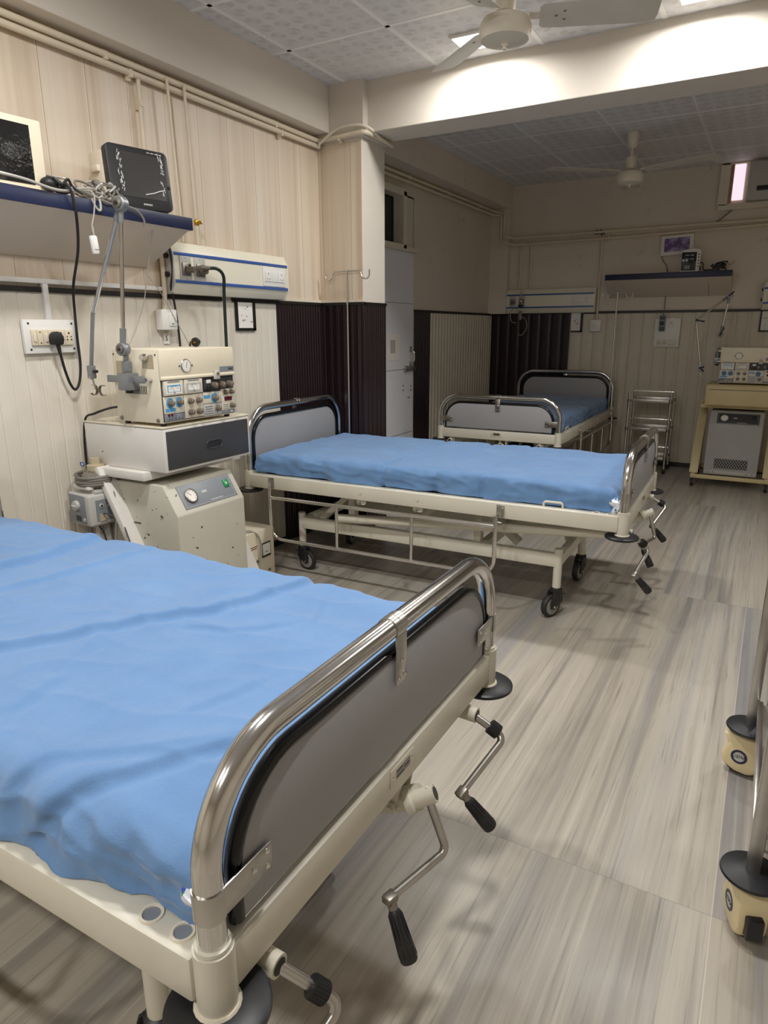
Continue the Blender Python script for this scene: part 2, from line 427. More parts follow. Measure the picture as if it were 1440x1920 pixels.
b.box((.007, 3.365, ZD+.002), (.014, .43, .016), 'blacktrim'); b.box((.155, 3.592, ZD+.002), (.32, .014, .016), 'blacktrim'); b.box((.308, 3.725, ZD+.002), (.014, .275, .016), 'blacktrim')
b.box((-.093, 5.92, ZD-.004), (.014, 1.74, .02), 'blacktrim'); b.box((2.67, D-.008, ZD+.002), (3.66, .016, .022), 'blacktrim')
b.box((.3, D-.007, ZD+.002), (.82, .014, .016), 'blacktrim')
struct(b, 'trim_12', 'black strip capping the wall panelling')
b = MB(); b.box((.008, .12, .017), (.016, 6.1, .034), 'blacktrim'); b.box((.008, 3.4, .017), (.016, .3, .034), 'blacktrim'); struct(b, 'baseboard_left')
b = MB(); b.box((2.2, D-.01, .02), (4.5, .02, .04), 'blacktrim'); struct(b, 'baseboard_far')
b = MB(); b.box((.156, 3.594, ZD+.018), (.31, .02, .014), 'offwhite'); b.box((.006, 3.37, ZD+.018), (.012, .44, .014), 'offwhite'); struct(b, 'trim_13', 'pale ledge above the dark panelling')
def notch(name, o, u, n, w, h, left, label):
    b = MB(); o, u, n = V(o), V(u), V(n); Z = V((0, 0, 1))
    def pl(a0, a1, z0, z1, t, m): b.prism([(a0, z0), (a1, z0), (a1, z1), (a0, z1)], o, u, Z, n*t, m)
    pl(0, w, 0, h, .012, 'paper'); pl(0, w, -.014, 0, .016, 'blacktrim'); pl(w-.016, w+.004, -.014, h, .016, 'blacktrim')
    if left: pl(-.014, 0, -.014, h, .016, 'blacktrim')
    for k in range(7):
        q = (random.uniform(.2, .8)*w, random.uniform(.2, .8)*h)
        b.prism(rounded(random.uniform(.006, .016), random.uniform(.005, .012), .0025, 3, *q), o+n*.0122, u, Z, n*.0006, 'wood')
    struct(b, name, label)
notch('trim_14', (0.0, 2.812, 1.262), (0, 1, 0), (1, 0, 0), .135, .14, True, 'small white patch framed in black below the left bedhead panel')
notch('trim_15', (.725, D, 1.236), (1, 0, 0), (0, -1, 0), .105, .165, False, 'stained patch framed in black below the far bedhead panel')
notch('trim_16', (2.34, D, 1.236), (1, 0, 0), (0, -1, 0), .105, .165, True, 'stained patch framed in black behind the far ventilator')
# door and ventilator window
b = MB(); b.box((-.115, 4.61, .915), (.035, .85, 1.83), 'doorwhite', bev=.002)
d1 = struct(b, 'door_1', 'plain white laminate door behind the pillar')
for z in (1.45, .95, .42):
    pass
b = MB()
for z in (1.45, .945, .43): b.box((-.0968, 4.61, z), (.0012, .85, .004), 'ctrlgrey')
b.build('panel_joint', d1)
b = MB(); b.tube(fillet([(-.097, 4.985, 1.10), (-.06, 4.985, 1.085), (-.06, 4.985, .995), (-.097, 4.985, .98)], .02), .007, 'chrome')
for z in (1.10, .98): b.box((-.093, 4.985, z), (.008, .03, .04), 'steel', bev=.002)
b.build('handle', d1)
b = MB(); b.box((-.085, 4.955, .945), (.022, .17, .03), 'steel', bev=.003); b.cyl((-.09, 4.88, .962), (-.09, 5.04, .962), .006, 'chrome'); b.box((-.086, 4.9, .962), (.02, .012, .02), 'dull_steel')
b.build('latch', d1)
b = MB()
for y, z in ((4.865, .815), (5.0, .805), (4.865, .78), (5.0, .775), (4.95, .715), (4.975, .715)): b.cyl((-.098, y, z), (-.094, y, z), .006, 'blackp', n=8)
b.build('screw', d1)
o = tag(MB().box((-.0958, 4.70, 1.12), (.0015, .20, .2), 'paper').box((-.095, 4.69, 1.125), (.0008, .08, .10), 'lgrey').build('paper_notice'), 'sheet of paper taped to the white door', 'notice')
b = MB(); b.box((-.085, 4.18, .915), (.05, .03, 1.84), 'offwhite'); b.box((-.085, 4.61, 1.845), (.05, .86, .03), 'offwhite'); struct(b, 'trim_17', 'frame of the white door')
b = MB()
for (y, z, sy, sz) in ((4.815, 2.04, .05, .40), (4.24, 2.04, .05, .40), (4.53, 2.23, .62, .05), (4.53, 1.855, .62, .03)): b.box((-.10, y, z), (.09, sy, sz), 'offwhite', bev=.003)
w = struct(b, 'window_1', 'small dark ventilator window above the white door')
MB().box((-.16, 4.53, 2.04), (.012, .56, .36), 'darkvoid').build('window_pane', w)
b = MB()
fx = 1.93
b.box((fx, D-.02, 2.41), (.075, .05, .33), 'offwhite', bev=.004); b.box((2.5, D-.02, 2.235), (1.2, .05, .05), 'offwhite', bev=.004); b.box((2.5, D-.02, 2.57), (1.2, .05, .02), 'offwhite')
b.box((1.98, D-.012, 2.41), (.03, .03, .31), 'wood')
w = struct(b, 'window_2', 'high window opening around the air conditioner')
MB().box((2.033, D-.006, 2.43), (.09, .01, .285), 'daylight').build('window_pane', w)
BL, BW = 1.876, .90
HX, HY = BL/2, BW/2
ZR, ZD_ = .529, .447
def make_bed():
    root = empty('hospital_bed')
    f = MB()
    for s in (-1, 1): f.box((0, s*HY, .495), (BL-.03, .052, .068), 'cream', bev=.006)
    for s in (-1, 1):
        f.box((s*HX, 0, .495), (.036, BW-.03, .068), 'cream', bev=.006)
        for t in (-1, 1): f.cyl((s*HX, t*HY, ZD_-.002), (s*HX, t*HY, .537), .0255, 'cream', n=24)
    for k in range(9): f.box((-HX+.12+k*.2, 0, .503), (.05, BW-.05, .018), 'cream')
    f.build('frame', root)
    for s in (-1, 1):
        b = MB(); b.box((0, s*(HY-.06), .519), (BL-.12, .02, .008), 'blackp'); b.build('slat_rail', root)
    for s in (-1, 1):
        for t in (-1, 1):
            b = MB(); b.lathe([(.062, 0), (.0665, .003), (.0665, .009), (.061, .013), (.028, .014)], (s*HX, t*HY, ZD_-.012), (0, 0, 1), 'disc', 36)
            b.lathe([(.026, 0), (.030, .001), (.028, .004), (.026, .004)], (s*HX, t*HY, ZD_+.001), (0, 0, 1), 'offwhite', 20); b.build('bumper_disc', root)
    # pole sockets let into the side rails
    for sx in (HX-.105, HX-.05):
        b = MB(); b.lathe([(.0115, .0003), (.0122, .0025), (.0155, .0025), (.0165, 0)], (sx, -HY, ZR), (0, 0, 1), 'offwhite', 20, caps=False)
        b.lathe([(.0118, .0004), (.0001, .0004)], (sx, -HY, ZR), (0, 0, 1), 'ctrlgrey', 16, caps=False); b.build('pole_socket', root)
    def board(sx, ztop, name, rail_name):
        t = MB(); r = .0185
        pts = fillet([(sx*HX, -HY, .50), (sx*HX, -HY, ztop), (sx*HX, HY, ztop), (sx*HX, HY, .50)], .155, 12)
        t.tube(pts, r, 'chrome', 18)
        for s in (-1, 1): t.lathe([(.0195, 0), (.0225, .001), (.0225, .006), (.0195, .007)], (sx*HX, s*HY, .537), (0, 0, 1), 'cream', 20)
        rail = t.build(rail_name, root)
        h0 = .540; h1 = ztop-.046; w = BW-.082
        poly = rounded(w, h1-h0, .122, 10, 0, (h0+h1)/2, (1, 1, 0, 0))
        p = MB(); p.prism(poly, (sx*(HX-.004), 0, 0), (0, 1, 0), (0, 0, 1), (sx*.014, 0, 0), 'graylam', bev=.002)
        pan = p.build(name, root)
        e = MB(); path = [V((sx*(HX+.001), y, z)) for y, z in poly]
        # edging strip follows sides and top
        k = [q for q in path]
        e.tube([V((sx*(HX+.001), -w/2, h0))]+[q for q in k[::-1] if q.z > h0+1e-3]+[V((sx*(HX+.001), w/2, h0))] if True else k, .0115, 'blackg', 10)
        e.build('board_edging', pan)
        for yy, kind in ((0, 'top'), (-1, 'side'), (1, 'side')):
            c = MB(); X0 = sx*(HX+.0125)
            if kind == 'top':
                c.box((X0+sx*.004, .0, ztop-.055), (.003, .036, .09), 'steel', bev=.001)
                c.tube([(sx*(HX+.0205*math.cos(a)), 0, ztop+.0205*math.sin(a)) for a in (0, .5, 1., 1.5, 2., 2.6, 3.)], .001, 'steel', 4)
                pr = [(HX+.0205*math.cos(a), ztop+.0205*math.sin(a)) for a in [R(-25+18*i) for i in range(12)]]
                pr2 = [(HX+.0185*math.cos(a), ztop+.0185*math.sin(a)) for a in [R(-25+18*i) for i in range(12)]]
                c.prism([(sx*x, z) for x, z in pr+pr2[::-1]], (0, -.018, 0), (1, 0, 0), (0, 0, 1), (0, .036, 0), 'steel')
                sc = [(0, ztop-.058), (-.010, ztop-.088), (.010, ztop-.088)]
            else:
                zc = h0+.062
                c.box((X0+sx*.004, yy*(HY-.045), zc), (.003, .10, .040), 'steel', bev=.001)
                pr = [(HX+.0205*math.cos(a), yy*(HY+.0205*math.sin(a)*1)) for a in [R(-20+18*i) for i in range(10)]]
                pr2 = [(HX+.0185*math.cos(a), yy*(HY+.0185*math.sin(a)*1)) for a in [R(-20+18*i) for i in range(10)]]
                c.prism([(sx*x, y) for x, y in pr+pr2[::-1]], (0, 0, zc-.02), (1, 0, 0), (0, 1, 0), (0, 0, .04), 'steel')
                sc = [(yy*(HY-.060), zc+.002), (yy*(HY-.085), zc+.011), (yy*(HY-.085), zc-.011)]
            for y, z in sc: c.lathe([(.0042, 0), (.0042, .001), (.002, .003)], (X0+sx*.0055, y, z), (sx, 0, 0), 'chrome', 10)
            c.build('bracket', pan)
    board(1, .772, 'footboard', 'footboard_rail'); board(-1, .858, 'headboard', 'headboard_rail')
    n = MB(); n.box((HX+.0195, .0, .505), (.0015, .085, .036), 'cream', bev=.0005); n.box((HX+.0206, .002, .506), (.001, .05, .018), 'dull_steel')
    for y in (-.036, .036): n.lathe([(.004, 0), (.002, .002)], (HX+.02, y, .505), (1, 0, 0), 'chrome', 8)
    for i, (y, w) in enumerate(((-.012, .02), (.014, .018), (-.01, .026))): n.box((HX+.0213, y, .511-.005*i), (.0005, w, .0022), 'blackp')
    n.build('nameplate', root)
    # underframe, offset slightly
    u = MB(); UY = (-.33, .19); UX = (-.70, .665)
    for y in UY:
        u.box(((UX[0]+UX[1])/2, y, .262), (UX[1]-UX[0], .036, .062), 'cream', bev=.006)
        for x in UX: u.cyl((x, y, .135), (x, y, .315), .019, 'cream', n=18)
    for x in (UX[0], .30, UX[1]): u.box((x, sum(UY)/2, .262), (.036, UY[1]-UY[0], .05), 'cream', bev=.005)
    u.build('underframe', root)
    for x in (-.40, .28):
        for y in (-.30, .16): MB().bar((x, y, .262), (x, y, .47), .045, .035, 'cream', up=(1, 0, 0)).build('support_post', root)
    for (a, c) in (((-.60, -.28, .28), (-.38, -.28, .47)), ((-.1, -.22, .30), (.08, -.22, .45)), ((.30, -.24, .42), (.46, -.24, .29)), ((-.60, .14, .28), (-.38, .14, .47)), ((.25, .12, .30), (.40, .12, .46))):
        MB().bar(a, c, .03, .05, 'cream', up=(0, 1, 0)).build('lift_arm', root)
    def jack(p0, p1): MB().tube([p0, p1], .0225, 'cream', 16).lathe([(.024, 0), (.024, .02)], p1, V(p1)-V(p0), 'cream', 16).build('jack_tube', root)
    jack((.62, .01, .262), (HX+.012, .045, .409)); jack((-.45, -.375, .325), (HX-.05, -.39, .432)); jack((-.25, .315, .335), (HX-.05, .315, .432))
    b = MB(); b.prism([(-.03, 0), (.03, 0), (.012, -.09), (-.012, -.09)], (HX-.02, .02, .47), (1, 0, 0), (0, 0, 1), (0, .006, 0), 'cream', bev=.001)
    b.prism([(-.03, 0), (.03, 0), (.012, -.09), (-.012, -.09)], (HX-.02, .066, .47), (1, 0, 0), (0, 0, 1), (0, .006, 0), 'cream', bev=.001)
    b.lathe([(.011, 0), (.011, .008), (.007, .009), (.007, .015)], (HX-.012, .02, .40), (0, -1, 0), 'cream', 6); b.build('jack_bracket', root)
    def crank(y0, sock0, sock1, bend, arm, grip, sleeve):
        c = MB(); s0, s1 = V(sock0), V(sock1)
        c.tube([s0, s1], .0165, 'cream', 18); c.lathe([(.0225, 0), (.0225, .012), (.017, .016)], s0, s1-s0, 'cream', 18)
        c.lathe([(.0035, 0), (.003, .003)], s1*.7+s0*.3+V((0, 0, .0165)), (0, 0, 1), 'cream', 8)
        c.tube([s1-(s1-s0).normalized()*.004, s1+(s1-s0).normalized()*.001], .012, 'blackp', 14)
        cr = c.build('crank', root)
        r = MB(); r.tube(fillet([s1-(s1-s0).normalized()*.015, bend, arm], .018, 6), .0082, 'steel', 12)
        a, g = V(arm), V(grip); dd = (a-V(bend)).normalized()
        r.bar(a-dd*.012, a+dd*.012, .020, .016, 'dull_steel'); r.build('crank_arm', cr)
        h = MB(); dg = (g-a).normalized(); L = (g-a).length
        h.tube([a+dg*.006, a+dg*.02], .0085, 'dull_steel', 12)
        h.lathe([(.008, 0), (.0115, .006), (.0125, L*.45), (.0155, L-.03), (.0155, L-.004), (.013, L)], a+dg*.018, dg, 'blackp', 20)
        u2, v2 = frame_for(dg)
        for i in range(10):
            an = 2*math.pi*i/10; off = u2*math.cos(an)+v2*math.sin(an)
            h.tube([a+dg*.026+off*.0112, a+dg*(L+.008)+off*.0148], .0018, 'blackg', 5)
        h.build('crank_handle', cr)
        if sleeve:
            k = MB(); m = s1.lerp(V(bend), .62); dk = (V(bend)-s1).normalized(); k.lathe([(.013, -.013), (.0155, -.012), (.0155, .012), (.013, .013)], m, dk, 'black', 24)
            u2, v2 = frame_for(dk)
            for i in range(24):
                an = 2*math.pi*i/24; off = (u2*math.cos(an)+v2*math.sin(an))*.0155; k.tube([m-dk*.011+off, m+dk*.011+off], .001, 'black', 4)
            k.build('rubber_sleeve', cr)
    q = lambda x, y, z: (x-1.97+HX, y-.457-HY, z)
    crank(.3, q(1.945, 1.23, .44), q(2.003, 1.23, .437), q(2.064, 1.24, .396), q(2.018, 1.118, .322), q(2.068, 1.132, .262), True)
    crank(0, q(1.985, .935, .412), q(2.032, .955, .436), q(2.05, .972, .306), q(2.01, .825, .305), q(2.052, .806, .232), False)
    crank(-.4, q(1.945, .54, .44), q(2.0, .54, .437), q(2.066, .585, .365), q(2.03, .47, .285), q(2.08, .49, .225), True)
    def caster(x, y, rz):
        c = MB(); Rm = Matrix.Rotation(R(rz), 3, 'Z'); o = V((x, y, 0)); T = lambda p: o+Rm @ V(p)
        c.lathe([(.026, 0), (.026, .012), (.017, .018), (.017, .03)], (x, y, .118), (0, 0, 1), 'blackp', 18)
        for s in (-1, 1): c.prism([(-.03, .122), (.018, .128), (.024, .07), (-.026, .038), (-.044, .042), (-.048, .07)], T((0, s*.018-.003, 0)), Rm @ V((1, 0, 0)), V((0, 0, 1)), Rm @ V((0, .006, 0)), 'blackp', bev=.001)
        c.bar(T((-.025, 0, .118)), T((.02, 0, .118)), .042, .016, 'blackp'); c.bar(T((.012, 0, .112)), T((.045, 0, .095)), .03, .006, 'blackp')
        co = c.build('caster', root)
        w = MB(); ax = Rm @ V((0, 1, 0)); ctr = T((-.03, 0, .0525))
        w.lathe([(.040, -.0135), (.048, -.0125), (.0525, -.007), (.0525, .007), (.048, .0125), (.040, .0135)], ctr, ax, 'tyre', 30)
        w.lathe([(.012, -.0155), (.03, -.014), (.038, -.0138), (.038, .0138), (.03, .014), (.012, .0155)], ctr, ax, 'wheel', 24)
        w.cyl(ctr-ax*.026, ctr+ax*.026, .006, 'chrome', n=10); w.build('wheel', co)
    caster(UX[1], UY[0], 60); caster(UX[0], UY[0], 15+160); caster(UX[1], UY[1], 80); caster(UX[0], UY[1], 100)
    # drop-down side rails
    for s in (-1, 1):
        b = MB(); y = s*(HY+.045); x0, x1 = HX-1.718, HX-.515; r = .0098
        b.tube(fillet([(x0, s*(HY+.03), .50), (x0, y, .46), (x0, y, .205), (x1, y, .205), (x1, y, .475)], [0, .02, .07, .07, 0], 8), r, 'chrome', 12)
        b.tube([(x0, y, .423), (x1, y, .428)], r, 'chrome', 12)
        for xx in (HX-1.32, HX-.916): b.tube([(xx, y, .425), (xx, y, .205)], .0085, 'chrome', 10)
        sr = b.build('side_rail', root)
        for xx in (x0, HX-.50):
            k = MB(); k.box((xx, s*(HY+.03), .498), (.035, .006, .05), 'steel', bev=.002); k.box((xx+.012, s*(HY+.036), .492), (.006, .02, .04), 'dull_steel', bev=.001); k.build('rail_bracket', sr)
        MB().cyl((x1, y-.0*s, .448), (x1+.028, y, .446), .006, 'dull_steel', n=10).build('locking_pin', sr)
        h = MB(); h.tube(fillet([(HX-.325, s*(HY-.014), .525), (HX-.325, s*(HY-.010), .550), (HX-.245, s*(HY-.010), .550), (HX-.245, s*(HY-.014), .525)], .012), .0055, 'cream', 10); h.build('mattress_loop', root)
        for xx in (HX-1.2, HX-.9):
            p = MB(); p.prism(rounded(.05, .03, .012, 4), (xx, s*HY+s*.004, .452), (1, 0, 0), (0, 0, 1), (0, s*.006, 0), 'cream'); hp_ = p.build('hook_plate', root); p = MB(); p.cyl((xx, s*(HY+.02), .447), (xx, s*(HY+.035), .447), .006, 'steel', n=10).build('bolt', hp_); p = MB(); p.cyl((xx+.005, s*(HY+.024), .50), (xx+.005, s*(HY+.03), .50), .008, 'cream', n=12); p.build('bolt_head', root)
    return root
def sheet(name, seed, ridges, dips, near_hem=None, zt=.632, zb=.530, rc=.040, near_slope=0.):
    """cotton sheet over a mattress, in the bed's own frame; ridges = (points, width, height)"""
    nx, ny = (380, 230) if near_slope else (240, 150); A, B = HX-.035, HY-.022; h = zt-zb
    def fold(t, L):
        s = 1 if t >= 0 else -1; t = abs(t); f = L-rc; q = math.pi/2*rc
        if t <= f: return s*t, 0., 0
        if t <= f+q: a = (t-f)/rc; return s*(f+rc*math.sin(a)), rc*(1-math.cos(a)), a
        return s*L, rc+(t-f-q), math.pi/2
    bm = bmesh.new(); eu = A-rc+math.pi/2*rc+(h-rc); ev = B-rc+math.pi/2*rc+(h-rc)
    def segd(p, pts):
        best = 9; sd = 0; tt = 0; n = len(pts)-1
        for i in range(n):
            a, b = pts[i], pts[i+1]; d = b-a; t = max(0, min(1, (p-a).dot(d)/d.length_squared)); q = a+d*t; L = (p-q).length
            if L < best: best = L; sd = 1 if d.cross(p-a) > 0 else -1; tt = (i+t)/n
        return best*sd, tt
    rid = [([V(p).to_2d() if len(p) == 3 else V(p) for p in pts], w, hh) for pts, w, hh in ridges]
    grid = []
    for i in range(nx+1):
        row = []
        for j in range(ny+1):
            a = -eu+2*eu*i/nx; b = -ev+2*ev*j/ny
            hemv = 0
            if near_hem and b < 0: hemv = near_hem(a)
            bb = b if b >= -(B-rc) else -(B-rc)+(b+(B-rc))*(1+hemv)
            x, dx, ax = fold(a, A); y, dy, ay = fold(bb, B)
            drop = max(dx, dy) if min(dx, dy) < .5*rc else min(h+.02, max(dx, dy)+.3*min(dx, dy))
            z = zt-min(drop, h+.03); side = max(ax, ay)/(math.pi/2)
            P = V((a*2.2+seed, b*2.2, seed*.7)); top = 1-side
            d = (noise.fractal(P*1.4, 1., 2., 4)*.008 + noise.noise(V((a*9+seed, b*2.5, 1.)))*.0035 + (1-abs(noise.noise(V((a*4+b*2, b*9-a*1.5+seed, 2.)))))**4*.006-.002)*(.45+.55*top)
            for pts, w, hh in rid:
                sd, tt = segd(V((a, b)).to_2d() if False else V((a, b)), pts); e = max(0., min(1., tt*6))*max(0., min(1., (1-tt)*6))
                if abs(sd) < 5*w:
                    g = (math.exp(-(sd/(w*2.0))**2) if sd < 0 else math.exp(-(sd/(w*.55))**2)) - .5*math.exp(-((sd-1.5*w)/(w*.7))**2)
                    d += g*hh*.7*(.2+.8*e)
            for x0, w, hh in dips: d -= hh*math.exp(-((a-x0+.015*noise.noise(V((b*3, seed, 4.))))/w)**2)*(1+side*1.2)
            nrm = V((0, 0, 1))
            if side > .05:
                nrm = V((math.sin(ax)*(1 if a > 0 else -1), math.sin(ay)*(1 if b > 0 else -1), max(math.cos(max(ax, ay)), .0))).normalized()
                along = a if ay >= ax else b
                pk = noise.fractal(V((along*9+seed*3, z*6, 5.)), 1., 2., 3)*.017*side + (1-abs(noise.noise(V((along*7+z*9, z*22, seed)))))**3*.010*side-.004*side
                d += pk
                dd = V((x, y, z))+nrm*d; z2 = dd.z
                if side > .9: z2 += noise.noise(V((along*7, seed, 9.)))*.010*min(1, drop/h)
                dd.z = max(z2, ZR+.0015)
                if near_slope and b < 0: dd.y -= near_slope*min(1, dy/h)*max(0., min(1., (HX-.14-x)/.12))
            else: dd = V((x, y, z))+nrm*d
            row.append(bm.verts.new(dd))
        grid.append(row)
    for i in range(nx):
        for j in range(ny): bm.faces.new((grid[i][j], grid[i+1][j], grid[i+1][j+1], grid[i][j+1]))
    me = bpy.data.meshes.new(name); bmesh.ops.recalc_face_normals(bm, faces=bm.faces[:]); bm.to_mesh(me); bm.free(); me.materials.append(M['sheet'])
    me.polygons.foreach_set('use_smooth', [True]*len(me.polygons))
    if me.polygons[len(me.polygons)//2].normal.z < 0: me.flip_normals()
    o = bpy.data.objects.new(name, me); COL.objects.link(o); return o
def mattress(loc, rz, label):
    b = MB(); b.box((0, 0, .561), (BL-.12, BW-.10, .076), 'floral', bev=.02, seg=3)
    b2_ = MB(); b2_.ball((0, 0, 0), .024, 'floral', (.9, .8, 1.45), 22, 18)
    for v_ in b2_.bm.verts: v_.co = V((HX-.030, -HY+.024, .563))+v_.co*(1+.7*noise.noise(v_.co*55+V((3, 1, 2))))
    o = b.build('mattress'); b2_.build('loose_corner', o); o.location = loc; o.rotation_euler = (0, 0, R(rz)); tag(o, label, 'mattress', 'mattresses on the hospital beds'); return o
bed1 = make_bed()
t2 = R(1.7); B2c = V((2.026-HX*math.cos(t2)-HY*math.sin(t2), 2.732-HX*math.sin(t2)+HY*math.cos(t2), 0))
B1c = V((1.97-HX, .462+HY, 0)); B3c = V((.80, 4.72+HX, 0)); B3r = -89.4
B3c = V((.765, 4.72, 0))-Matrix.Rotation(R(B3r), 3, 'Z') @ V((HX, 0, 0))
bed2 = copy_tree(bed1); bed3 = copy_tree(bed1)
for bd, c, r, lb in ((bed1, B1c, 0, 'cream steel hospital bed in the foreground with grey footboard'), (bed2, B2c, 1.7, 'cream steel hospital bed beside the standing ventilator, head to the left wall'), (bed3, B3c, B3r, 'cream steel hospital bed in the dim back room, head to the end wall')):
    bd.location = c; bd.rotation_euler = (0, 0, R(r)); tag(bd, lb, 'bed', 'hospital beds')
mattress(B1c, 0, 'floral covered mattress under the sheet of the foreground bed'); mattress(B2c, 1.7, 'floral covered mattress under the sheet of the middle bed'); mattress(B3c, B3r, 'floral covered mattress under the sheet of the back room bed')
for c, rz, dims, lb in ((B1c, 0, (HX-.045, -HY+.045), 0), (B2c, 1.474, (HX-.045, -HY+.045), 0)):
    pass
# sheets; ridge points of the near bed given in room coordinates and moved into the bed's frame
L1 = lambda pts: [(x-B1c.x, y-B1c.y) for x, y in pts]
r1 = [(L1([(1.50, 1.40), (1.491, 1.291), (1.421, 1.059), (1.319, .918), (1.245, .801), (1.168, .71), (1.05, .58)]), .017, .016),
      (L1([(.68, 1.36), (.693, 1.266), (.703, 1.125), (.706, .997), (.70, .7)]), .018, .013),
      (L1([(.95, 1.36), (.924, 1.167), (.908, 1.014), (.86, .901), (.80, .7)]), .018, .010),
      (L1([(1.85, .74), (1.802, .663), (1.766, .61), (1.729, .553), (1.684, .508), (1.646, .46), (1.60, .40)]), .016, .014),
      (L1([(1.80, .68), (1.74, .62), (1.673, .575), (1.60, .53), (1.54, .45)]), .018, .009),
      (L1([(1.628, 1.106), (1.531, .989), (1.411, .954)]), .012, .006), (L1([(1.496, 1.1), (1.42, 1.113)]), .010, .004),
      (L1([(1.732, .866), (1.698, .762), (1.68, .694)]), .014, .005), (L1([(1.388, .697), (1.407, .62), (1.408, .562)]), .016, .006),
      (L1([(1.15, 1.0), (1.30, .85), (1.36, .70)]), .02, .004), (L1([(1.60, 1.25), (1.66, 1.1), (1.75, 1.02)]), .012, .004)]
def hem1(a):
    x = a+B1c.x
    return .10+.22*math.sin(x*9.+1.)*.5+.12*noise.noise(V((x*6, 3, 1)))
s = sheet('bed_sheet', 3.1, r1, [(-.30, .018, .006)], hem1, near_slope=.036); s.location = B1c; tag(s, 'blue cotton sheet spread over the foreground bed', 'bed sheet', 'blue bed sheets')
r2 = [([(-.85, -.30), (-.7, -.33), (-.5, -.30)], .02, .006), ([(-.1, .1), (.1, .16), (.3, .12)], .012, .005), ([(.35, -.1), (.5, -.05), (.62, -.1)], .010, .005), ([(.6, .2), (.75, .15), (.86, .2)], .012, .005), ([(.45, -.35), (.6, -.30), (.8, -.33)], .016, .005), ([(-.45, -.05), (-.3, -.08), (-.2, -.05)], .01, .004)]
s = sheet('bed_sheet', 8.4, r2, [(-.165, .012, .010), (.10, .014, .008), (.33, .010, .006)], lambda a: .05*noise.noise(V((a*5, 1, 1)))); s.location = B2c; s.rotation_euler = (0, 0, t2); tag(s, 'blue cotton sheet tucked around the middle bed', 'bed sheet', 'blue bed sheets')
s = sheet('bed_sheet', 15.7, r2, [(-.2, .015, .006), (.3, .015, .006)], None); s.location = B3c; s.rotation_euler = (0, 0, R(B3r)); tag(s, 'blue cotton sheet on the bed in the dim back room', 'bed sheet', 'blue bed sheets')
def iv(base, top, rz, hooks, label):
    r = empty('iv_pole', base, rz, label, 'drip stand', 'drip poles clipped to beds'); h = top-base[2]
    MB().tube([(0, 0, 0), (0, 0, h)], .0068, 'chrome', 12).tube([(0, 0, 0), (0, 0, .12)], .0095, 'dull_steel', 12).build('pole', r)
    for s in (-1, 1):
        b = MB(); w = hooks/2
        b.tube(fillet([(0, 0, h-.004), (s*(w-.055), 0, h-.006), (s*(w-.05), 0, h-.045), (s*(w-.018), 0, h-.055), (s*w, 0, h-.038), (s*w, 0, h-.002)], .02, 6), .0045, 'chrome', 10); b.build('hook', r)
b2 = lambda x, y, z: tuple(Matrix.Rotation(t2, 3, 'Z') @ V((x, y, z))+B2c)
b3 = lambda x, y, z: tuple(Matrix.Rotation(R(B3r), 3, 'Z') @ V((x, y, z))+B3c)
p = b2(-HX+.085, HY-.012, .48); iv(p, 1.592, 2, .30, 'slim chrome drip pole with two hooks standing at the head of the middle bed')
p = b3(-HX+.06, HY-.012, .48); iv(p, 1.565, 0, .26, 'slim chrome drip pole with two hooks at the head of the back room bed')
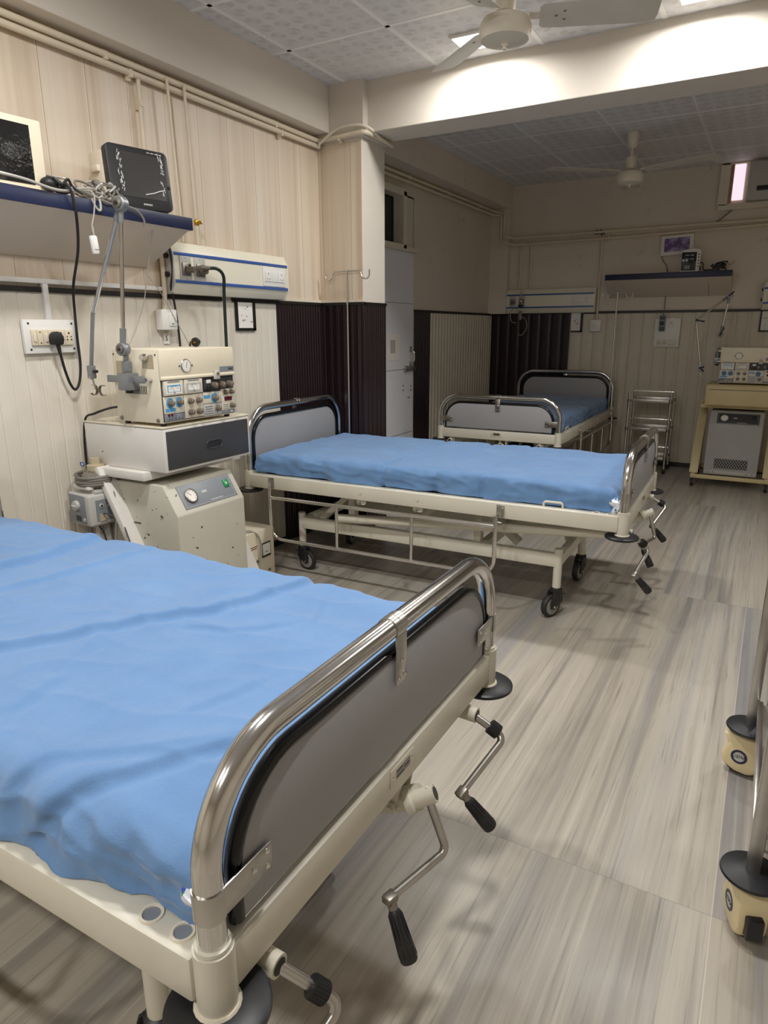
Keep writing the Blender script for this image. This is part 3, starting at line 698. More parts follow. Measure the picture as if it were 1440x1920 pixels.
def make_ventilator(loc, rz, label):
    """front faces local +x, width along y; origin under the middle of the case"""
    r = empty('ventilator', loc, rz, label, 'ventilator', 'bedside ventilators')
    dx, w, h = .245, .40, .286; F = dx/2
    b = MB()
    b.box((0, 0, h*.5+.006), (dx, w, h-.012), 'vent_cream', bev=.004)
    b.box((F+.004, 0, h*.815), (.010, w, h*.36), 'vent_cream', bev=.003)
    b.box((F+.007, 0, h*.625), (.014, w, .013), 'vent_cream', bev=.004)
    for sx in (-1, 1):
        for sy in (-1, 1): b.cyl((sx*(F-.025), sy*(w/2-.025), 0), (sx*(F-.025), sy*(w/2-.025), .012), .011, 'blackp', n=12)
    b.build('casing', r)
    b = MB()
    for k in range(14): b.box((-.03+.0085*k-.03, -w/2-.0004, h*.47), (.0032, .002, .03), 'blackp')
    for sx in (-.10, .10): b.lathe([(.008, 0), (.008, .004), (.005, .006)], (sx, -w/2-.0, .024), (0, -1, 0), 'dull_steel', 12)
    for sx, sz in ((.112, .012), (-.112, .012)): b.lathe([(.003, 0), (.003, .002)], (sx, -w/2, h-.02), (0, -1, 0), 'blackp', 8)
    b.build('side_fittings', r)
    b = MB(); b.box((.07, -w/2-.0005, h-.045), (.06, .001, .05), 'jaundice'); b.lathe([(.014, 0), (.014, .012), (.011, .02), (.011, .026)], (.065, -w/2, h-.03), (0, -1, 0), 'chrome', 18); b.build('gas_inlet', r)
    b = MB(); b.box((-.075, -w/2-.0005, h-.09), (.055, .001, .09), 'jaundice'); b.box((-.045, -w/2-.0008, h-.12), (.03, .001, .05), 'paper'); b.build('side_label', r)
    # gauge in the plain upper half
    b = MB(); gz = h*.775; gy = -.072
    b.lathe([(.024, 0), (.026, .002), (.024, .005), (.0225, .004), (.0, .004)], (F+.009, gy, gz), (1, 0, 0), 'dull_steel', 30)
    b.lathe([(.022, 0), (.0, .0005)], (F+.0133, gy, gz), (1, 0, 0), 'paper', 30)
    for k in range(12):
        a = R(30*k); b.box((F+.0142, gy+.017*math.sin(a), gz+.017*math.cos(a)), (.0005, .0012, .0012), 'blackp')
    b.bar((F+.0145, gy, gz), (F+.0145, gy+.004, gz+.015), .0012, .0005, 'blackp', bev=0); b.bar((F+.0145, gy, gz), (F+.0145, gy-.001, gz-.008), .0014, .0005, 'blackp', bev=0)
    for s in (-1, 1): b.lathe([(.003, 0), (.003, .002)], (F+.009, gy+s*.033, gz), (1, 0, 0), 'blackp', 8)
    b.build('pressure_gauge', r)
    b = MB(); b.box((F+.0095, w/2-.045, h*.695), (.001, .082, .022), 'ctrlgrey'); b.build('nameplate', r)
    text('900C', .014, 'blackp', r, (F+.0103, w/2-.022, h*.695), FX, name='model_number')
    b = MB(); b.prism([(-.016, -.02), (.016, -.02), (.008, .016), (-.008, .016)], (F+.012, .085, h*.635), (0, 1, 0), (0, 0, 1), (.012, 0, 0), 'lgrey', bev=.003); b.lathe([(.006, 0), (.005, .006)], (F+.024, .085, h*.645), (1, 0, 0), 'dull_steel', 12); b.build('panel_latch', r)
    # control panel modules
    x0 = F+.0005; zt = h*.60; zb = .018; P = .5*(w-.012); cols = [-P, -P+.103, -P+.205, -P+.31, P]
    b = MB(); b.box((x0, 0, (zt+zb)/2), (.004, w-.008, zt-zb), 'panelgrey'); pan = b.build('control_panel', r)
    def module(y0, y1, z0, z1, m): return MB().box((x0+.003, (y0+y1)/2, (z0+z1)/2), (.004, y1-y0-.002, z1-z0-.002), m, bev=.001).build('module', pan)
    zm = zb+(zt-zb)*.62
    module(cols[0], cols[1], zb+.028, zm, 'offwhite'); module(cols[0], cols[1], zb, zb+.028, 'ctrlgrey')
    module(cols[1], cols[2], zb+.002, zm, 'offwhite'); module(cols[2], cols[3], zb+.048, zm, 'offwhite'); module(cols[2], cols[3], zb, zb+.048, 'lgrey')
    module(cols[3], cols[4], zb+.012, zm+.006, 'offwhite'); module(cols[3], cols[4], zb, zb+.012, 'ctrlgrey')
    for k in (0, 1):
        y = (cols[k]+cols[k+1])/2; z = (zm+zt)/2; hh = zt-zm
        m = MB(); m.box((x0+.006, y, z), (.010, .096, hh-.004), 'offwhite', bev=.001); m.box((x0+.0115, y, z-.004), (.0012, .078, hh*.60), 'lgrey' if k else 'paper')
        m.box((x0+.0122, y, z-.002), (.0006, .066, hh*.45), 'lblue' if not k else 'lgrey')
        m.box((x0+.0126, y, z-.004), (.0005, .058, hh*.34), 'paper')
        for q in range(9):
            a = R(-50+12.5*q); m.box((x0+.0130, y+.026*math.sin(a), z-.022+.030*math.cos(a)), (.0004, .0012, .004), 'blackp')
        m.bar((x0+.0132, y, z-.016), (x0+.0132, y-.012, z+.008), .0012, .0005, 'blackp', bev=0); m.lathe([(.003, 0), (.002, .002)], (x0+.013, y, z-hh*.30), (1, 0, 0), 'chrome', 8)
        m.box((x0+.0115, y, z+hh*.40), (.0008, .06, .004), 'ctrlgrey')
        m.build('meter', pan)
    def knob(y, z, rr=.0115, ring=None, L=.016):
        k = MB(); k.lathe([(rr*1.05, 0), (rr, L*.5), (rr*.92, L), (rr*.7, L+.001)], (x0+.005, y, z), (1, 0, 0), 'knob', 20); k.box((x0+.006+L, y, z+rr*.4), (.0008, .0015, rr*.7), 'paper')
        if ring:
            k.lathe([(rr*1.0, 0), (rr*1.7, 0), (rr*1.7, .0006), (rr*1.0, .0006)], (x0+.005, y, z), (1, 0, 0), ring, 24)
        else:
            for q in range(9):
                a = R(-130+32*q); k.box((x0+.0053, y+rr*1.45*math.sin(a), z+rr*1.45*math.cos(a)), (.0006, .0018, .0018), 'blackp')
        k.build('knob', pan)
    zk = zb+(zm-zb)*.72; zl = zb+(zm-zb)*.27
    knob(cols[0]+.032, zk, ring='lblue'); knob(cols[0]+.078, zk, ring='lblue')
    for y in (cols[1]+.03, cols[1]+.074): knob(y, zk); knob(y, zl)
    knob(cols[2]+.065, zk, ring='lblue'); knob(cols[2]+.078, zb+.026)
    knob(cols[3]+.024, zm-.008, .009); knob(cols[3]+.058, zm-.008, .009); knob(cols[3]+.06, zb+.03, .010)
    for y in (cols[2]+.062, cols[2]+.106, cols[2]+.152): knob(y, (zm+zt)/2-.004, .013, None, .02)
    m = MB(); m.box((x0+.006, cols[2]+.028, (zm+zt)/2), (.008, .04, .036), 'panelgrey', bev=.001); m.box((x0+.011, cols[2]+.032, (zm+zt)/2+.012), (.003, .024, .014), 'white', bev=.001); m.box((x0+.012, cols[2]+.03, (zm+zt)/2-.012), (.008, .022, .016), 'blackp', bev=.002); m.build('selector', pan)
    MB().box((x0+.006, cols[3]+.04, zb+.060), (.003, .044, .017), 'red', bev=.001).build('digital_display', pan)
    MB().box((x0+.0055, cols[0]+.032, zb+.043), (.001, .05, .012), 'lblue').build('blue_label', pan); MB().box((x0+.0055, cols[2]+.022, zk+.008), (.001, .035, .012), 'lblue').build('blue_label', pan)
    m = MB()
    for k in range(4): m.box((x0+.0055, cols[2]+.03, zb+.010+.009*k), (.001, .042, .003), 'ctrlgrey')
    m.build('panel_marking', pan); m = MB()
    for k in range(3): m.box((x0+.0055, cols[3]+.025, zb+.02+.008*k), (.001, .03, .0022), 'ctrlgrey')
    m.build('panel_marking', pan); m = MB()
    for k in range(5): m.cyl((x0+.004, cols[0]+.02+.017*k, zb+.010), (x0+.008, cols[0]+.02+.017*k, zb+.010), .0035, 'chrome', n=10)
    for y in (cols[0]+.02, cols[0]+.035): m.cyl((x0+.004, y, zb+.024), (x0+.010, y, zb+.024), .004, 'red', n=10)
    text('900', .012, 'white', pan, (x0+.0058, cols[4]-.02, zb+.006), FX, name='model_number')
    m.build('push_buttons', pan)
    # oxygen mixer box hung on the far side
    m = MB(); m.box((-.03, w/2+.035, h-.052), (.05, .045, .078), 'dull_steel', bev=.002); m.box((-.004, w/2+.037, h-.052), (.004, .046, .08), 'ctrlgrey', bev=.001)
    m.bar((-.03, w/2-.002, h-.07), (-.03, w/2+.02, h-.07), .03, .03, 'steel'); m.lathe([(.014, 0), (.014, .02), (.010, .024)], (.0, w/2+.01, h-.095), (1, 0, 0), 'white', 16)
    m.lathe([(.011, 0), (.011, .03)], (-.01, w/2+.012, h-.135), (0, 0, 1), 'steel', 14); m.tube(spline([(-.01, w/2+.012, h-.13), (-.01, w/2+.014, h-.2), (-.03, w/2+.01, .04), (-.06, w/2+.005, .02)]), .006, 'blackp', 8)
    m.build('gas_mixer', r)
    k = MB(); k.lathe([(.013, 0), (.012, .014), (.009, .016)], (0, w/2+.048, h-.068), (1, 0, 0), 'knob', 18); k.build('mixer_knob', r)
    # rail for the support arm
    m = MB(); m.box((-.02, -w/2-.03, h*.615), (.20, .010, .026), 'gunmetal', bev=.002)
    for x in (.082, -.112): m.cyl((x, -w/2, h*.615), (x, -w/2-.026, h*.615), .007, 'chrome', n=12)
    m.build('mounting_rail', r)
    return r
def make_cart(loc, rz, label, front, worn, handle):
    r = empty('ventilator_cart', loc, rz, label, 'cart', 'ventilator carts'); W = .49
    b = MB(); b.box((0, 0, .805), (.45, W, .17), 'white_worn' if worn else 'yellow_cream', bev=.005); b.box((.0, 0, .894), (.452, W+.002, .008), 'cream_worn' if worn else 'yellow_cream', bev=.003)
    b.box((-.03, 0, .703), (.33, W+.066, .034), 'white_worn' if worn else 'yellow_cream', bev=.003); b.build('drawer_housing', r)
    b = MB(); b.box((.226, 0, .805), (.006, W-.026, .148), front, bev=.0015)
    dr = b.build('drawer', r)
    if handle:
        m = MB(); m.prism(rounded(.085, .030, .013, 6), (.2291, .02, .80), (0, 1, 0), (0, 0, 1), (.0012, 0, 0), 'blackp'); m.tube([(.2304, .02+p[0], .80+p[1]) for p in rounded(.087, .032, .014, 6)], .0016, 'panelgrey', 6, closed=True); m.build('drawer_handle', dr)
    else:
        MB().box((.230, 0, .862), (.004, W-.05, .012), 'yellow_cream', bev=.002).box((.2315, 0, .855), (.004, W-.05, .003), 'panelgrey').build('drawer_handle', dr)
    lm = 'white_worn' if worn else 'yellow_cream'
    for s in (-1, 1):
        y = s*(W/2+.022)
        b = MB(); b.bar((-.115, y, .72), (.205, y, .105), .028, .066, lm, up=(0, 1, 0)); b.bar((-.13, y, .72), (-.19, y, .105), .028, .045, lm, up=(0, 1, 0)); b.box((.02, y, .095), (.53, .034, .036), lm, bev=.003); b.build('side_frame', r)
    MB().box((-.225, 0, .095), (.034, W+.02, .036), lm, bev=.003).build('crossbar', r); MB().box((.283, 0, .095), (.02, W+.02, .034), lm, bev=.003).build('crossbar', r)
    for sx in (-.22, .26):
        for sy in (-1, 1):
            c = MB(); y = sy*(W/2+.022); c.lathe([(.02, 0), (.02, .012), (.012, .016)], (sx, y, .062), (0, 0, 1), 'dull_steel', 14)
            for q in (-1, 1): c.box((sx+.008, y+q*.016, .048), (.03, .003, .04), 'dull_steel', bev=.001)
            co = c.build('caster', r); MB().lathe([(.02, -.012), (.032, -.011), (.036, -.006), (.036, .006), (.032, .011), (.02, .012)], (sx+.014, y, .036), (0, 1, 0), 'tyre', 24).cyl((sx+.014, y-.02, .036), (sx+.014, y+.02, .036), .005, 'chrome', n=8).build('wheel', co)
    return r
def make_comp(loc, rz, label, m, grille, green):
    r = empty('air_compressor', loc, rz, label, 'compressor', 'ventilator air compressors'); W = .385
    prof = [(-.25, .114), (.262, .114), (.265, .118), (.265, .552), (.195, .668), (-.25, .668)]
    MB().prism(prof, (0, -W/2, 0), (1, 0, 0), (0, 0, 1), (0, W, 0), m, bev=.005).build('casing', r)
    n = V((.116, 0, .07)).normalized(); up = V((-.07, 0, .116)).normalized(); c0 = V((.230, .012, .610))+n*.0
    Rm = Matrix((n, V((0, 1, 0)), up)).transposed()
    at = lambda y, z, d=0.: c0+V((0, y, 0))+up*z+n*d
    b = MB(); b.box(at(0, 0, .001), (.003, .30, .100), 'ctrlgrey' if green else 'panelgrey', Rm, bev=.001)
    for s in (-1, 1): b.box(at(0, s*.045, .0028), (.0006, .28, .0012), 'lgrey', Rm)
    for s in (-1, 1): b.box(at(s*.140, 0, .0028), (.0006, .0012, .090), 'lgrey', Rm)
    b.box(at(-.02, .004, .003), (.001, .028, .010), 'lgrey', Rm); b.box(at(.03, -.038, .003), (.0006, .07, .004), 'lgrey', Rm)
    b.build('control_panel', r)
    g = MB(); g.lathe([(.030, 0), (.031, .008), (.027, .010), (.026, .006), (0, .006)], at(-.098, .0, .002), n, 'dull_steel', 30); g.lathe([(.0255, 0), (0, .0004)], at(-.098, 0, .0085), n, 'paper', 30)
    g.bar(at(-.098, 0, .0095), at(-.110, .014, .0095), .0014, .0006, 'blackp', up=n, bev=0)
    for k in range(10):
        a = R(-135+30*k); g.box(at(-.098+.02*math.sin(a), .02*math.cos(a), .0092), (.0005, .0014, .004), 'blackp', Rm)
    g.build('pressure_gauge', r)
    MB().box(at(.112, .012, .004), (.008, .026, .034), 'green' if green else 'blackp', Rm, bev=.002).box(at(.112, .012, .008), (.002, .006, .01), 'white' if green else 'blackp', Rm).build('power_switch', r)
    for q in ((-.15, .60), (.18, .545), (.22, .18)): MB().lathe([(.007, 0), (.006, .003)], (q[0], -W/2, q[1]), (0, -1, 0), 'dull_steel', 10).build('side_screw', r)
    MB().box((.03, -W/2, .50), (.05, .002, .005), 'blackp').build('side_slot', r)
    if grille:
        b = MB(); b.box((.2655, .0, .215), (.002, .24, .085), 'ventdark'); k = 0
        y = -.20
        while y < .2:
            for s in (-1, 1):
                y0, y1 = y, y+s*.05; z0, z1 = .174, .256
                a = (max(-.118, min(.118, y0)), max(-.118, min(.118, y1)))
                if abs(y0) < .118 or abs(y1) < .118:
                    f0 = (a[0]-y0)/(y1-y0); f1 = (a[1]-y0)/(y1-y0); b.bar((.2675, a[0], z0+(z1-z0)*f0), (.2675, a[1], z0+(z1-z0)*f1), .003, .002, 'lgrey', up=(1, 0, 0), bev=0)
            y += .02
        b.build('vent_grille', r)
        b = MB(); b.box((.267, 0, .135), (.004, .36, .03), 'lgrey', bev=.001)
        for y in (-.16, -.12, .12, .16): b.cyl((.268, y, .138), (.271, y, .138), .004, 'blackp', n=8)
        b.build('lower_trim', r)
    return r
def arm(pts, label, joints, knobs, hook_w, clampbox, dark):
    """pts: clamp, base joint, top joint, bend, end ; one jointed hose arm"""
    cl, j1, tp, bd, en = [V(p) for p in pts]; o = cl.copy(); r = empty('hose_support_arm', cl, 0, label, 'support arm', 'ventilator hose support arms')
    q = lambda p: V(p)-o; m1 = 'gunmetal'
    ax = V(joints).normalized()
    b = MB(); b.box(q(cl), clampbox, m1, bev=.003); b.cyl(q(cl)+V((0, 0, clampbox[2]/2)), q(cl)+V((0, 0, clampbox[2]/2+.012)), .014, m1); b.lathe([(.017, 0), (.019, .01), (.017, .035), (.010, .04), (.010, .075)], q(cl)+V((0, 0, clampbox[2]/2+.006)), (0, 0, 1), m1, 18)
    b.lathe([(.014, 0), (.014, .010), (.008, .014)], q(cl)-V((0, 0, clampbox[2]/2+.012)), (0, 0, 1), 'blackp', 14); b.build('clamp', r)
    def joint(p, rr):
        k = MB(); k.lathe([(rr, -.016), (rr*1.12, -.013), (rr*1.12, .013), (rr, .016)], q(p), ax, m1, 24); k.lathe([(rr*.7, 0), (rr*.7, .006), (rr*.5, .008)], q(p)+ax*.016, ax, 'dull_steel', 18); k.lathe([(rr*.35, 0), (rr*.3, .004)], q(p)+ax*.023, ax, 'blackp', 6); jo = k.build('joint', r); return jo
    joint(j1, .021); joint(tp, .022)
    b = MB(); d = (tp-j1).normalized(); b.tube([q(j1)+d*.01, q(j1)+d*.075], .0115, m1, 14); b.tube([q(j1)+d*.07, q(tp)-d*.055], .0075, 'chrome', 14); b.tube([q(tp)-d*.06, q(tp)-d*.01], .0105, m1, 14); b.build('lower_tube', r)
    off = ax*-.0
    b = MB(); d2 = (bd-tp).normalized(); b.tube([q(tp)+d2*.01, q(tp)+d2*.06], .0115, m1, 14); b.tube([q(tp)+d2*.055, q(bd)-d2*.002], .0072, 'chrome', 14)
    b.tube(fillet([q(bd)-d2*.01, q(bd), q(en)], .03, 6), .0074, m1 if not dark else 'chrome', 14); b.build('upper_tube', r)
    b = MB(); b.box(q(en)+V((0, 0, -.015)), (.026, .024, .05), m1, bev=.004); b.cyl(q(en)+V((.012, 0, -.012)), q(en)+V((.032, 0, -.012)), .006, 'blackp', n=10); b.ball(q(en)+V((0, -.004, -.035)), .009, 'chrome')
    b.tube([q(en)+V((0, 0, -.04)), q(en)+V((.008, 0, -.07)), q(en)+V((.008, 0, -.08))], .0035, 'chrome', 8)
    for s in (-1, 1):
        c = q(en)+V((.008+s*.027, 0, -.085)); pr = [(c.x+.016*math.cos(a), c.z+.016*math.sin(a)) for a in [R((20 if s < 0 else 160)+s*-1*(-20*i)) for i in range(13)]]
        pr = [(c.x+.021*math.cos(R(a)), c.z+.021*math.sin(R(a))) for a in (range(60, 320, 20) if s > 0 else range(-140, 120, 20))]
        pi = [(c.x+.0192*math.cos(R(a)), c.z+.0192*math.sin(R(a))) for a in (range(60, 320, 20) if s > 0 else range(-140, 120, 20))]
        b.prism(pr+pi[::-1], (0, -.006, 0), (1, 0, 0), (0, 0, 1), (0, .012, 0), 'dull_steel')
    b.build('hose_clip', r)
    for p, dv in knobs:
        MB().bar(q(p)+V((0, -.02, 0)), q(p)+V(dv)+V((0, -.02, 0)), .012, .012, 'blackp', bev=.004).cyl(q(p), q(p)+V((0, -.024, 0)), .008, 'blackp', n=12).build('lever', r)
    return r
V1 = (.378, 2.0, .8985)
make_cart((.275, 2.04, 0), 0, 'chipped white ventilator cart with dark grey drawer by the left wall', 'panelgrey', True, True)
make_comp((.275, 1.988, 0), 0, 'cream air compressor with green switch standing in the white cart', 'compgrey', False, True)
make_ventilator(V1, 0, 'old ivory ventilator full of knobs on the dark-drawered white cart')
arm([(.37, 1.77, 1.066), (.371, 1.76, 1.184), (.432, 1.76, 1.675), (.23, 1.755, 1.309), (.187, 1.755, 1.112)], 'grey jointed hose arm clamped beside the near ventilator', (.2, -1, 0), [], .05, (.055, .055, .062), False)
C2 = (2.275, 6.25, 0)
CT2 = make_cart(C2, -90, 'yellowed cream ventilator cart in the back room', 'yellow_cream', False, False)
CP2 = make_comp((2.275, 6.27, 0), -90, 'grey air compressor with mesh vent in the yellowed cart', 'compgrey2', True, False)
CT2.scale = CP2.scale = (1, 1, .915)
make_ventilator((2.305, 6.19, .823), -90, 'ivory ventilator in shade on the yellowed cart')
arm([(2.075, 6.19, .999), (2.075, 6.19, 1.20), (2.11, 6.17, 1.50), (1.90, 6.05, 1.316), (1.965, 6.05, .965)], 'dark jointed hose arm with levers beside the far ventilator', (0, -1, 0), [((2.075, 6.16, 1.20), (.025, 0, .06)), ((2.11, 6.15, 1.50), (.03, 0, .03)), ((1.905, 6.03, 1.316), (.06, 0, -.012)), ((1.97, 6.03, .95), (.03, 0, -.03))], .04, (.05, .04, .05), True)
# power lead behind the near ventilator and plug lying on its lid
b = MB(); b.tube(spline([(.29, 1.92, .93), (.20, 1.86, .955), (.12, 1.80, .93), (.05, 1.80, .89), (.03, 1.80, .70), (.03, 1.80, .3)]), .0045, 'black', 8); tag(b.build('power_cable'), 'black power lead looping from the back of the near ventilator', 'cable')
b = MB(); X0, Y0, Z0 = .42, 2.075, 1.186
b.lathe([(.017, 0), (.019, .012), (.012, .030), (.007, .04)], (X0, Y0, Z0+.018), (-.3, .9, .05), 'black', 16)
for u, w in ((.007, .0), (-.006, .005), (-.006, -.006)): b.cyl((X0+.002+u*.95, Y0-.001+.3*u, Z0+.018+w), (X0+.008+u*.95, Y0-.02+.3*u, Z0+.018+w), .0028, 'brass', n=8)
pl = b.build('power_plug'); tag(pl, 'black three-pin plug lying on top of the near ventilator', 'plug')
b = MB(); b.tube(spline([(X0-.012, Y0+.036, Z0+.02), (X0-.05, Y0+.07, Z0+.022), (X0-.10, Y0+.10, Z0+.012), (.25, 2.22, 1.185), (.2, 2.3, 1.0)]), .0042, 'black', 8); b.build('lead', pl)
# humidifier
hm = empty('humidifier', (.12, 1.745, .49), -6, 'grey heated humidifier with coiled hose hanging left of the white cart', 'humidifier')
b = MB(); b.box((0, 0, .066), (.148, .13, .132), 'lgrey', bev=.012, seg=3); b.box((.02, .02, .139), (.10, .10, .016), 'lgrey', bev=.004); b.build('body', hm)
b = MB(); b.box((-.008, -.0655, .068), (.112, .003, .115), 'ctrlgrey', bev=.001); b.box((-.005, -.0675, .03), (.034, .001, .022), 'darkscreen'); b.box((-.01, -.0675, .05), (.03, .0006, .002), 'lgrey')
for k in range(9):
    a = R(-130+30*k); b.box((-.008+.029*math.sin(a), -.0675, .083+.029*math.cos(a)), (.003, .0006, .003), 'lgrey')
b.lathe([(.008, 0), (.007, .003)], (.035, -.067, .028), (0, -1, 0), 'lgrey', 14); b.build('control_panel', hm)
MB().lathe([(.021, 0), (.020, .012), (.014, .014)], (-.008, -.067, .083), (0, -1, 0), 'lgrey', 26).box((-.008, -.082, .083), (.034, .003, .004), 'white', bev=.001).build('dial', hm)
b = MB(); b.box((.0745, .008, .065), (.002, .09, .085), 'ctrlgrey'); b.lathe([(.009, 0), (.009, .004), (.005, .005)], (.075, -.014, .083), (1, 0, 0), 'lgrey', 14); b.cyl((.076, -.014, .083), (.0805, -.014, .083), .005, 'blackp', n=10)
for k in range(4): b.bar((.0765, .012+.008*k, .075), (.0765, .022+.008*k, .085), .004, .002, 'jaundice', bev=0)
b.box((.0765, -.01, .035), (.002, .03, .03), 'jaundice'); b.build('socket_panel', hm)
MB().prism(rounded(.115, .03, .012, 5), (0.0, -.035, .148), (1, 0, 0), (0, 1, 0), (0, 0, .014), 'white', bev=.003).build('front_clip', hm)
MB().lathe([(.056, 0), (.056, .05), (.045, .062), (.030, .068), (.030, .088), (.018, .09), (.018, .105)], (.01, .02, .147), (0, 0, 1), 'clearplastic', 28).lathe([(.034, 0), (.034, .022), (.020, .026), (.018, .05)], (.012, .02, .216), (0, 0, 1), 'jaundice', 20).build('water_chamber', hm)
b = MB(); pts = []
for k in range(100):
    a = k*.30; pts.append((.005+(.074+.004*math.sin(k*.9))*math.cos(a), .012+(.064+.003*math.cos(k*.7))*math.sin(a), .158+.0095*(k*.30/6.283)))
b.tube(pts, .0068, 'hose', 9); b.build('coiled_hose', hm)
MB().tube([(-.05+.013*math.cos(R(a)), -.0, .236+.008*math.sin(R(a))) for a in range(0, 360, 30)], .0025, 'blue', 6, closed=True).cyl((-.05, 0, .195), (-.05, 0, .23), .003, 'clearplastic', n=8).build('pull_ring', hm)
b = MB(); b.bar((.0, .05, .05), (.05, .075, .04), .03, .03, 'lgrey'); b.bar((.03, .03, .0), (.045, .04, -.38), .022, .022, 'lgrey'); b.bar((-.03, .03, .0), (-.02, .05, -.47), .012, .012, 'panelgrey'); b.build('mounting_bracket', hm)
b = MB(); b.tube(spline([(.078, -.01, .05), (.10, .0, .048), (.15, .02, .02), (.20, .01, -.03), (.245, .0, -.10), (.255, .0, -.16)]), .0028, 'panelgrey', 7); b.tube(spline([(.03, -.01, .0), (.06, 0, -.06), (.075, 0, -.2)]), .003, 'black', 7)
b.build('sensor_cable', hm)
b = MB(); b.tube(spline([(.062, .03, .16), (.10, .03, .13), (.125, .02, .05), (.13, 0, -.06), (.17, -.01, -.16), (.18, -.01, -.3)]), .006, 'hose', 8); b.build('breathing_hose', hm)
b = MB(); b.prism([(-.012, .03), (.012, .03), (.005, .02), (.006, -.02), (.011, -.035), (-.011, -.035), (-.006, -.02), (-.005, .02)], (.345, 1.742, .335), (1, 0, 0), (0, 0, 1), (0, .012, 0), 'orange', bev=.002)
b.bar((.345, 1.752, .34), (.345, 1.762, .34), .008, .008, 'orange'); tag(b.build('hose_clamp'), 'small orange clamp fixed to the slanted leg of the white cart', 'clamp')
# voltage stabiliser box
st = empty('voltage_stabilizer', (.17, 2.47, 0), 0, 'low cream metal voltage stabilizer box on the floor right of the white cart', 'stabilizer')
MB().box((0, 0, .14), (.30, .34, .27), 'vent_cream', bev=.006).build('casing', st)
for sx in (-.12, .12):
    for sy in (-.13, .13): MB().cyl((sx, sy, 0), (sx, sy, .008), .012, 'blackp', n=12).build('foot', st)
MB().box((.152, .10, .165), (.006, .07, .075), 'blackp', bev=.001).box((.1555, .10, .168), (.002, .058, .058), 'paper').box((.157, .10, .155), (.001, .03, .003), 'brass').build('meter', st)
b = MB()
for y, z in ((-.02, .12), (.03, .12), (-.02, .05), (.12, .05), (.03, .06)): b.lathe([(.008, 0), (.007, .006)], (.15, y, z), (1, 0, 0), 'dull_steel', 12)
b.box((.151, -.0, .2), (.001, .08, .003), 'red'); b.box((.151, .0, .19), (.001, .06, .003), 'red'); b.build('panel_fittings', st)
b = MB(); b.tube(spline([(.10, -.05, .277), (.13, .0, .285), (.158, .04, .25), (.162, .05, .16), (.158, .02, .05), (.16, .0, .008)]), .005, 'tubing', 8); b.build('mains_lead', st)
def pipe(pts, r, label, clips=(), name='gas_pipe', group=None, m='pipe', f=.03):
    b = MB(); b.tube(fillet(pts, f, 5), r, m, 12); o = b.build(name); tag(o, label, 'pipe', group)
    for p, nrm in clips:
        p, nrm = V(p), V(nrm); c = MB(); c.box(p+nrm*-.006, (.012+abs(nrm.x)*.004, .02, .05) if abs(nrm.x) > .5 else (.02, .014, .05), m, bev=.002)
        c.box(p+nrm*.006, (r*2+.004, .016, r*2+.006) if abs(nrm.x) > .5 else (.016, r*2+.004, r*2+.006), m, bev=.003); c.build('pipe_clip', o)
    return o
pipe([(.03, -2.9, 2.300), (.03, 3.555, 2.300), (.03, 3.565, 2.30), (.335, 3.57, 2.312), (.345, 3.60, 2.31), (.345, 3.86, 2.305)], .0125, 'upper of the two long cream pipes running under the left beam', [((.022, y, 2.295), (1, 0, 0)) for y in (2.10, 3.17)]+[((.17, 3.58, 2.30), (0, -1, 0))])
pipe([(.026, -2.9, 2.264), (.026, 3.56, 2.272), (.026, 3.58, 2.274)], .0125, 'lower of the two long cream pipes running under the left beam', [((.02, y, 2.266), (1, 0, 0)) for y in (2.22, 3.22)])
b = MB(); b.tube(spline([(.05, 3.545, 2.278), (.16, 3.545, 2.335), (.26, 3.55, 2.348), (.35, 3.58, 2.335), (.365, 3.72, 2.30), (.36, 3.85, 2.29)]), .008, 'offwhite', 10); tag(b.build('loose_cable'), 'off-white cable bowing around the top of the pillar', 'cable')
pipe([(.020, 2.268, 2.262), (.020, 2.268, 1.703)], .0095, 'leftmost thin cream drop pipe on the wood wall, ending behind the black monitor', [((.014, 2.268, 2.17), (1, 0, 0))], group='thin drop pipes')
for y0, y1, lb in ((2.405, 2.43, 'middle thin cream drop pipe above the blue-edged shelf'), (2.505, 2.525, 'rightmost thin cream drop pipe with a brass valve at its foot')):
    z1 = 1.64
    o = pipe([(.045, y0, 2.30), (.045, y1, z1)], .0068, lb, [], group='thin drop pipes')
    if y0 > 2.5:
        v = MB(); v.lathe([(.009, 0), (.012, .006), (.012, .022), (.009, .028)], (.045, y1, 1.722), (0, 0, 1), 'brass', 14); v.bar((.045, y1, 1.737), (.045, y1+.035, 1.735), .01, .007, 'brass'); v.cyl((.045, y1, 1.737), (.07, y1, 1.737), .006, 'brass', n=10); v.build('valve', o)
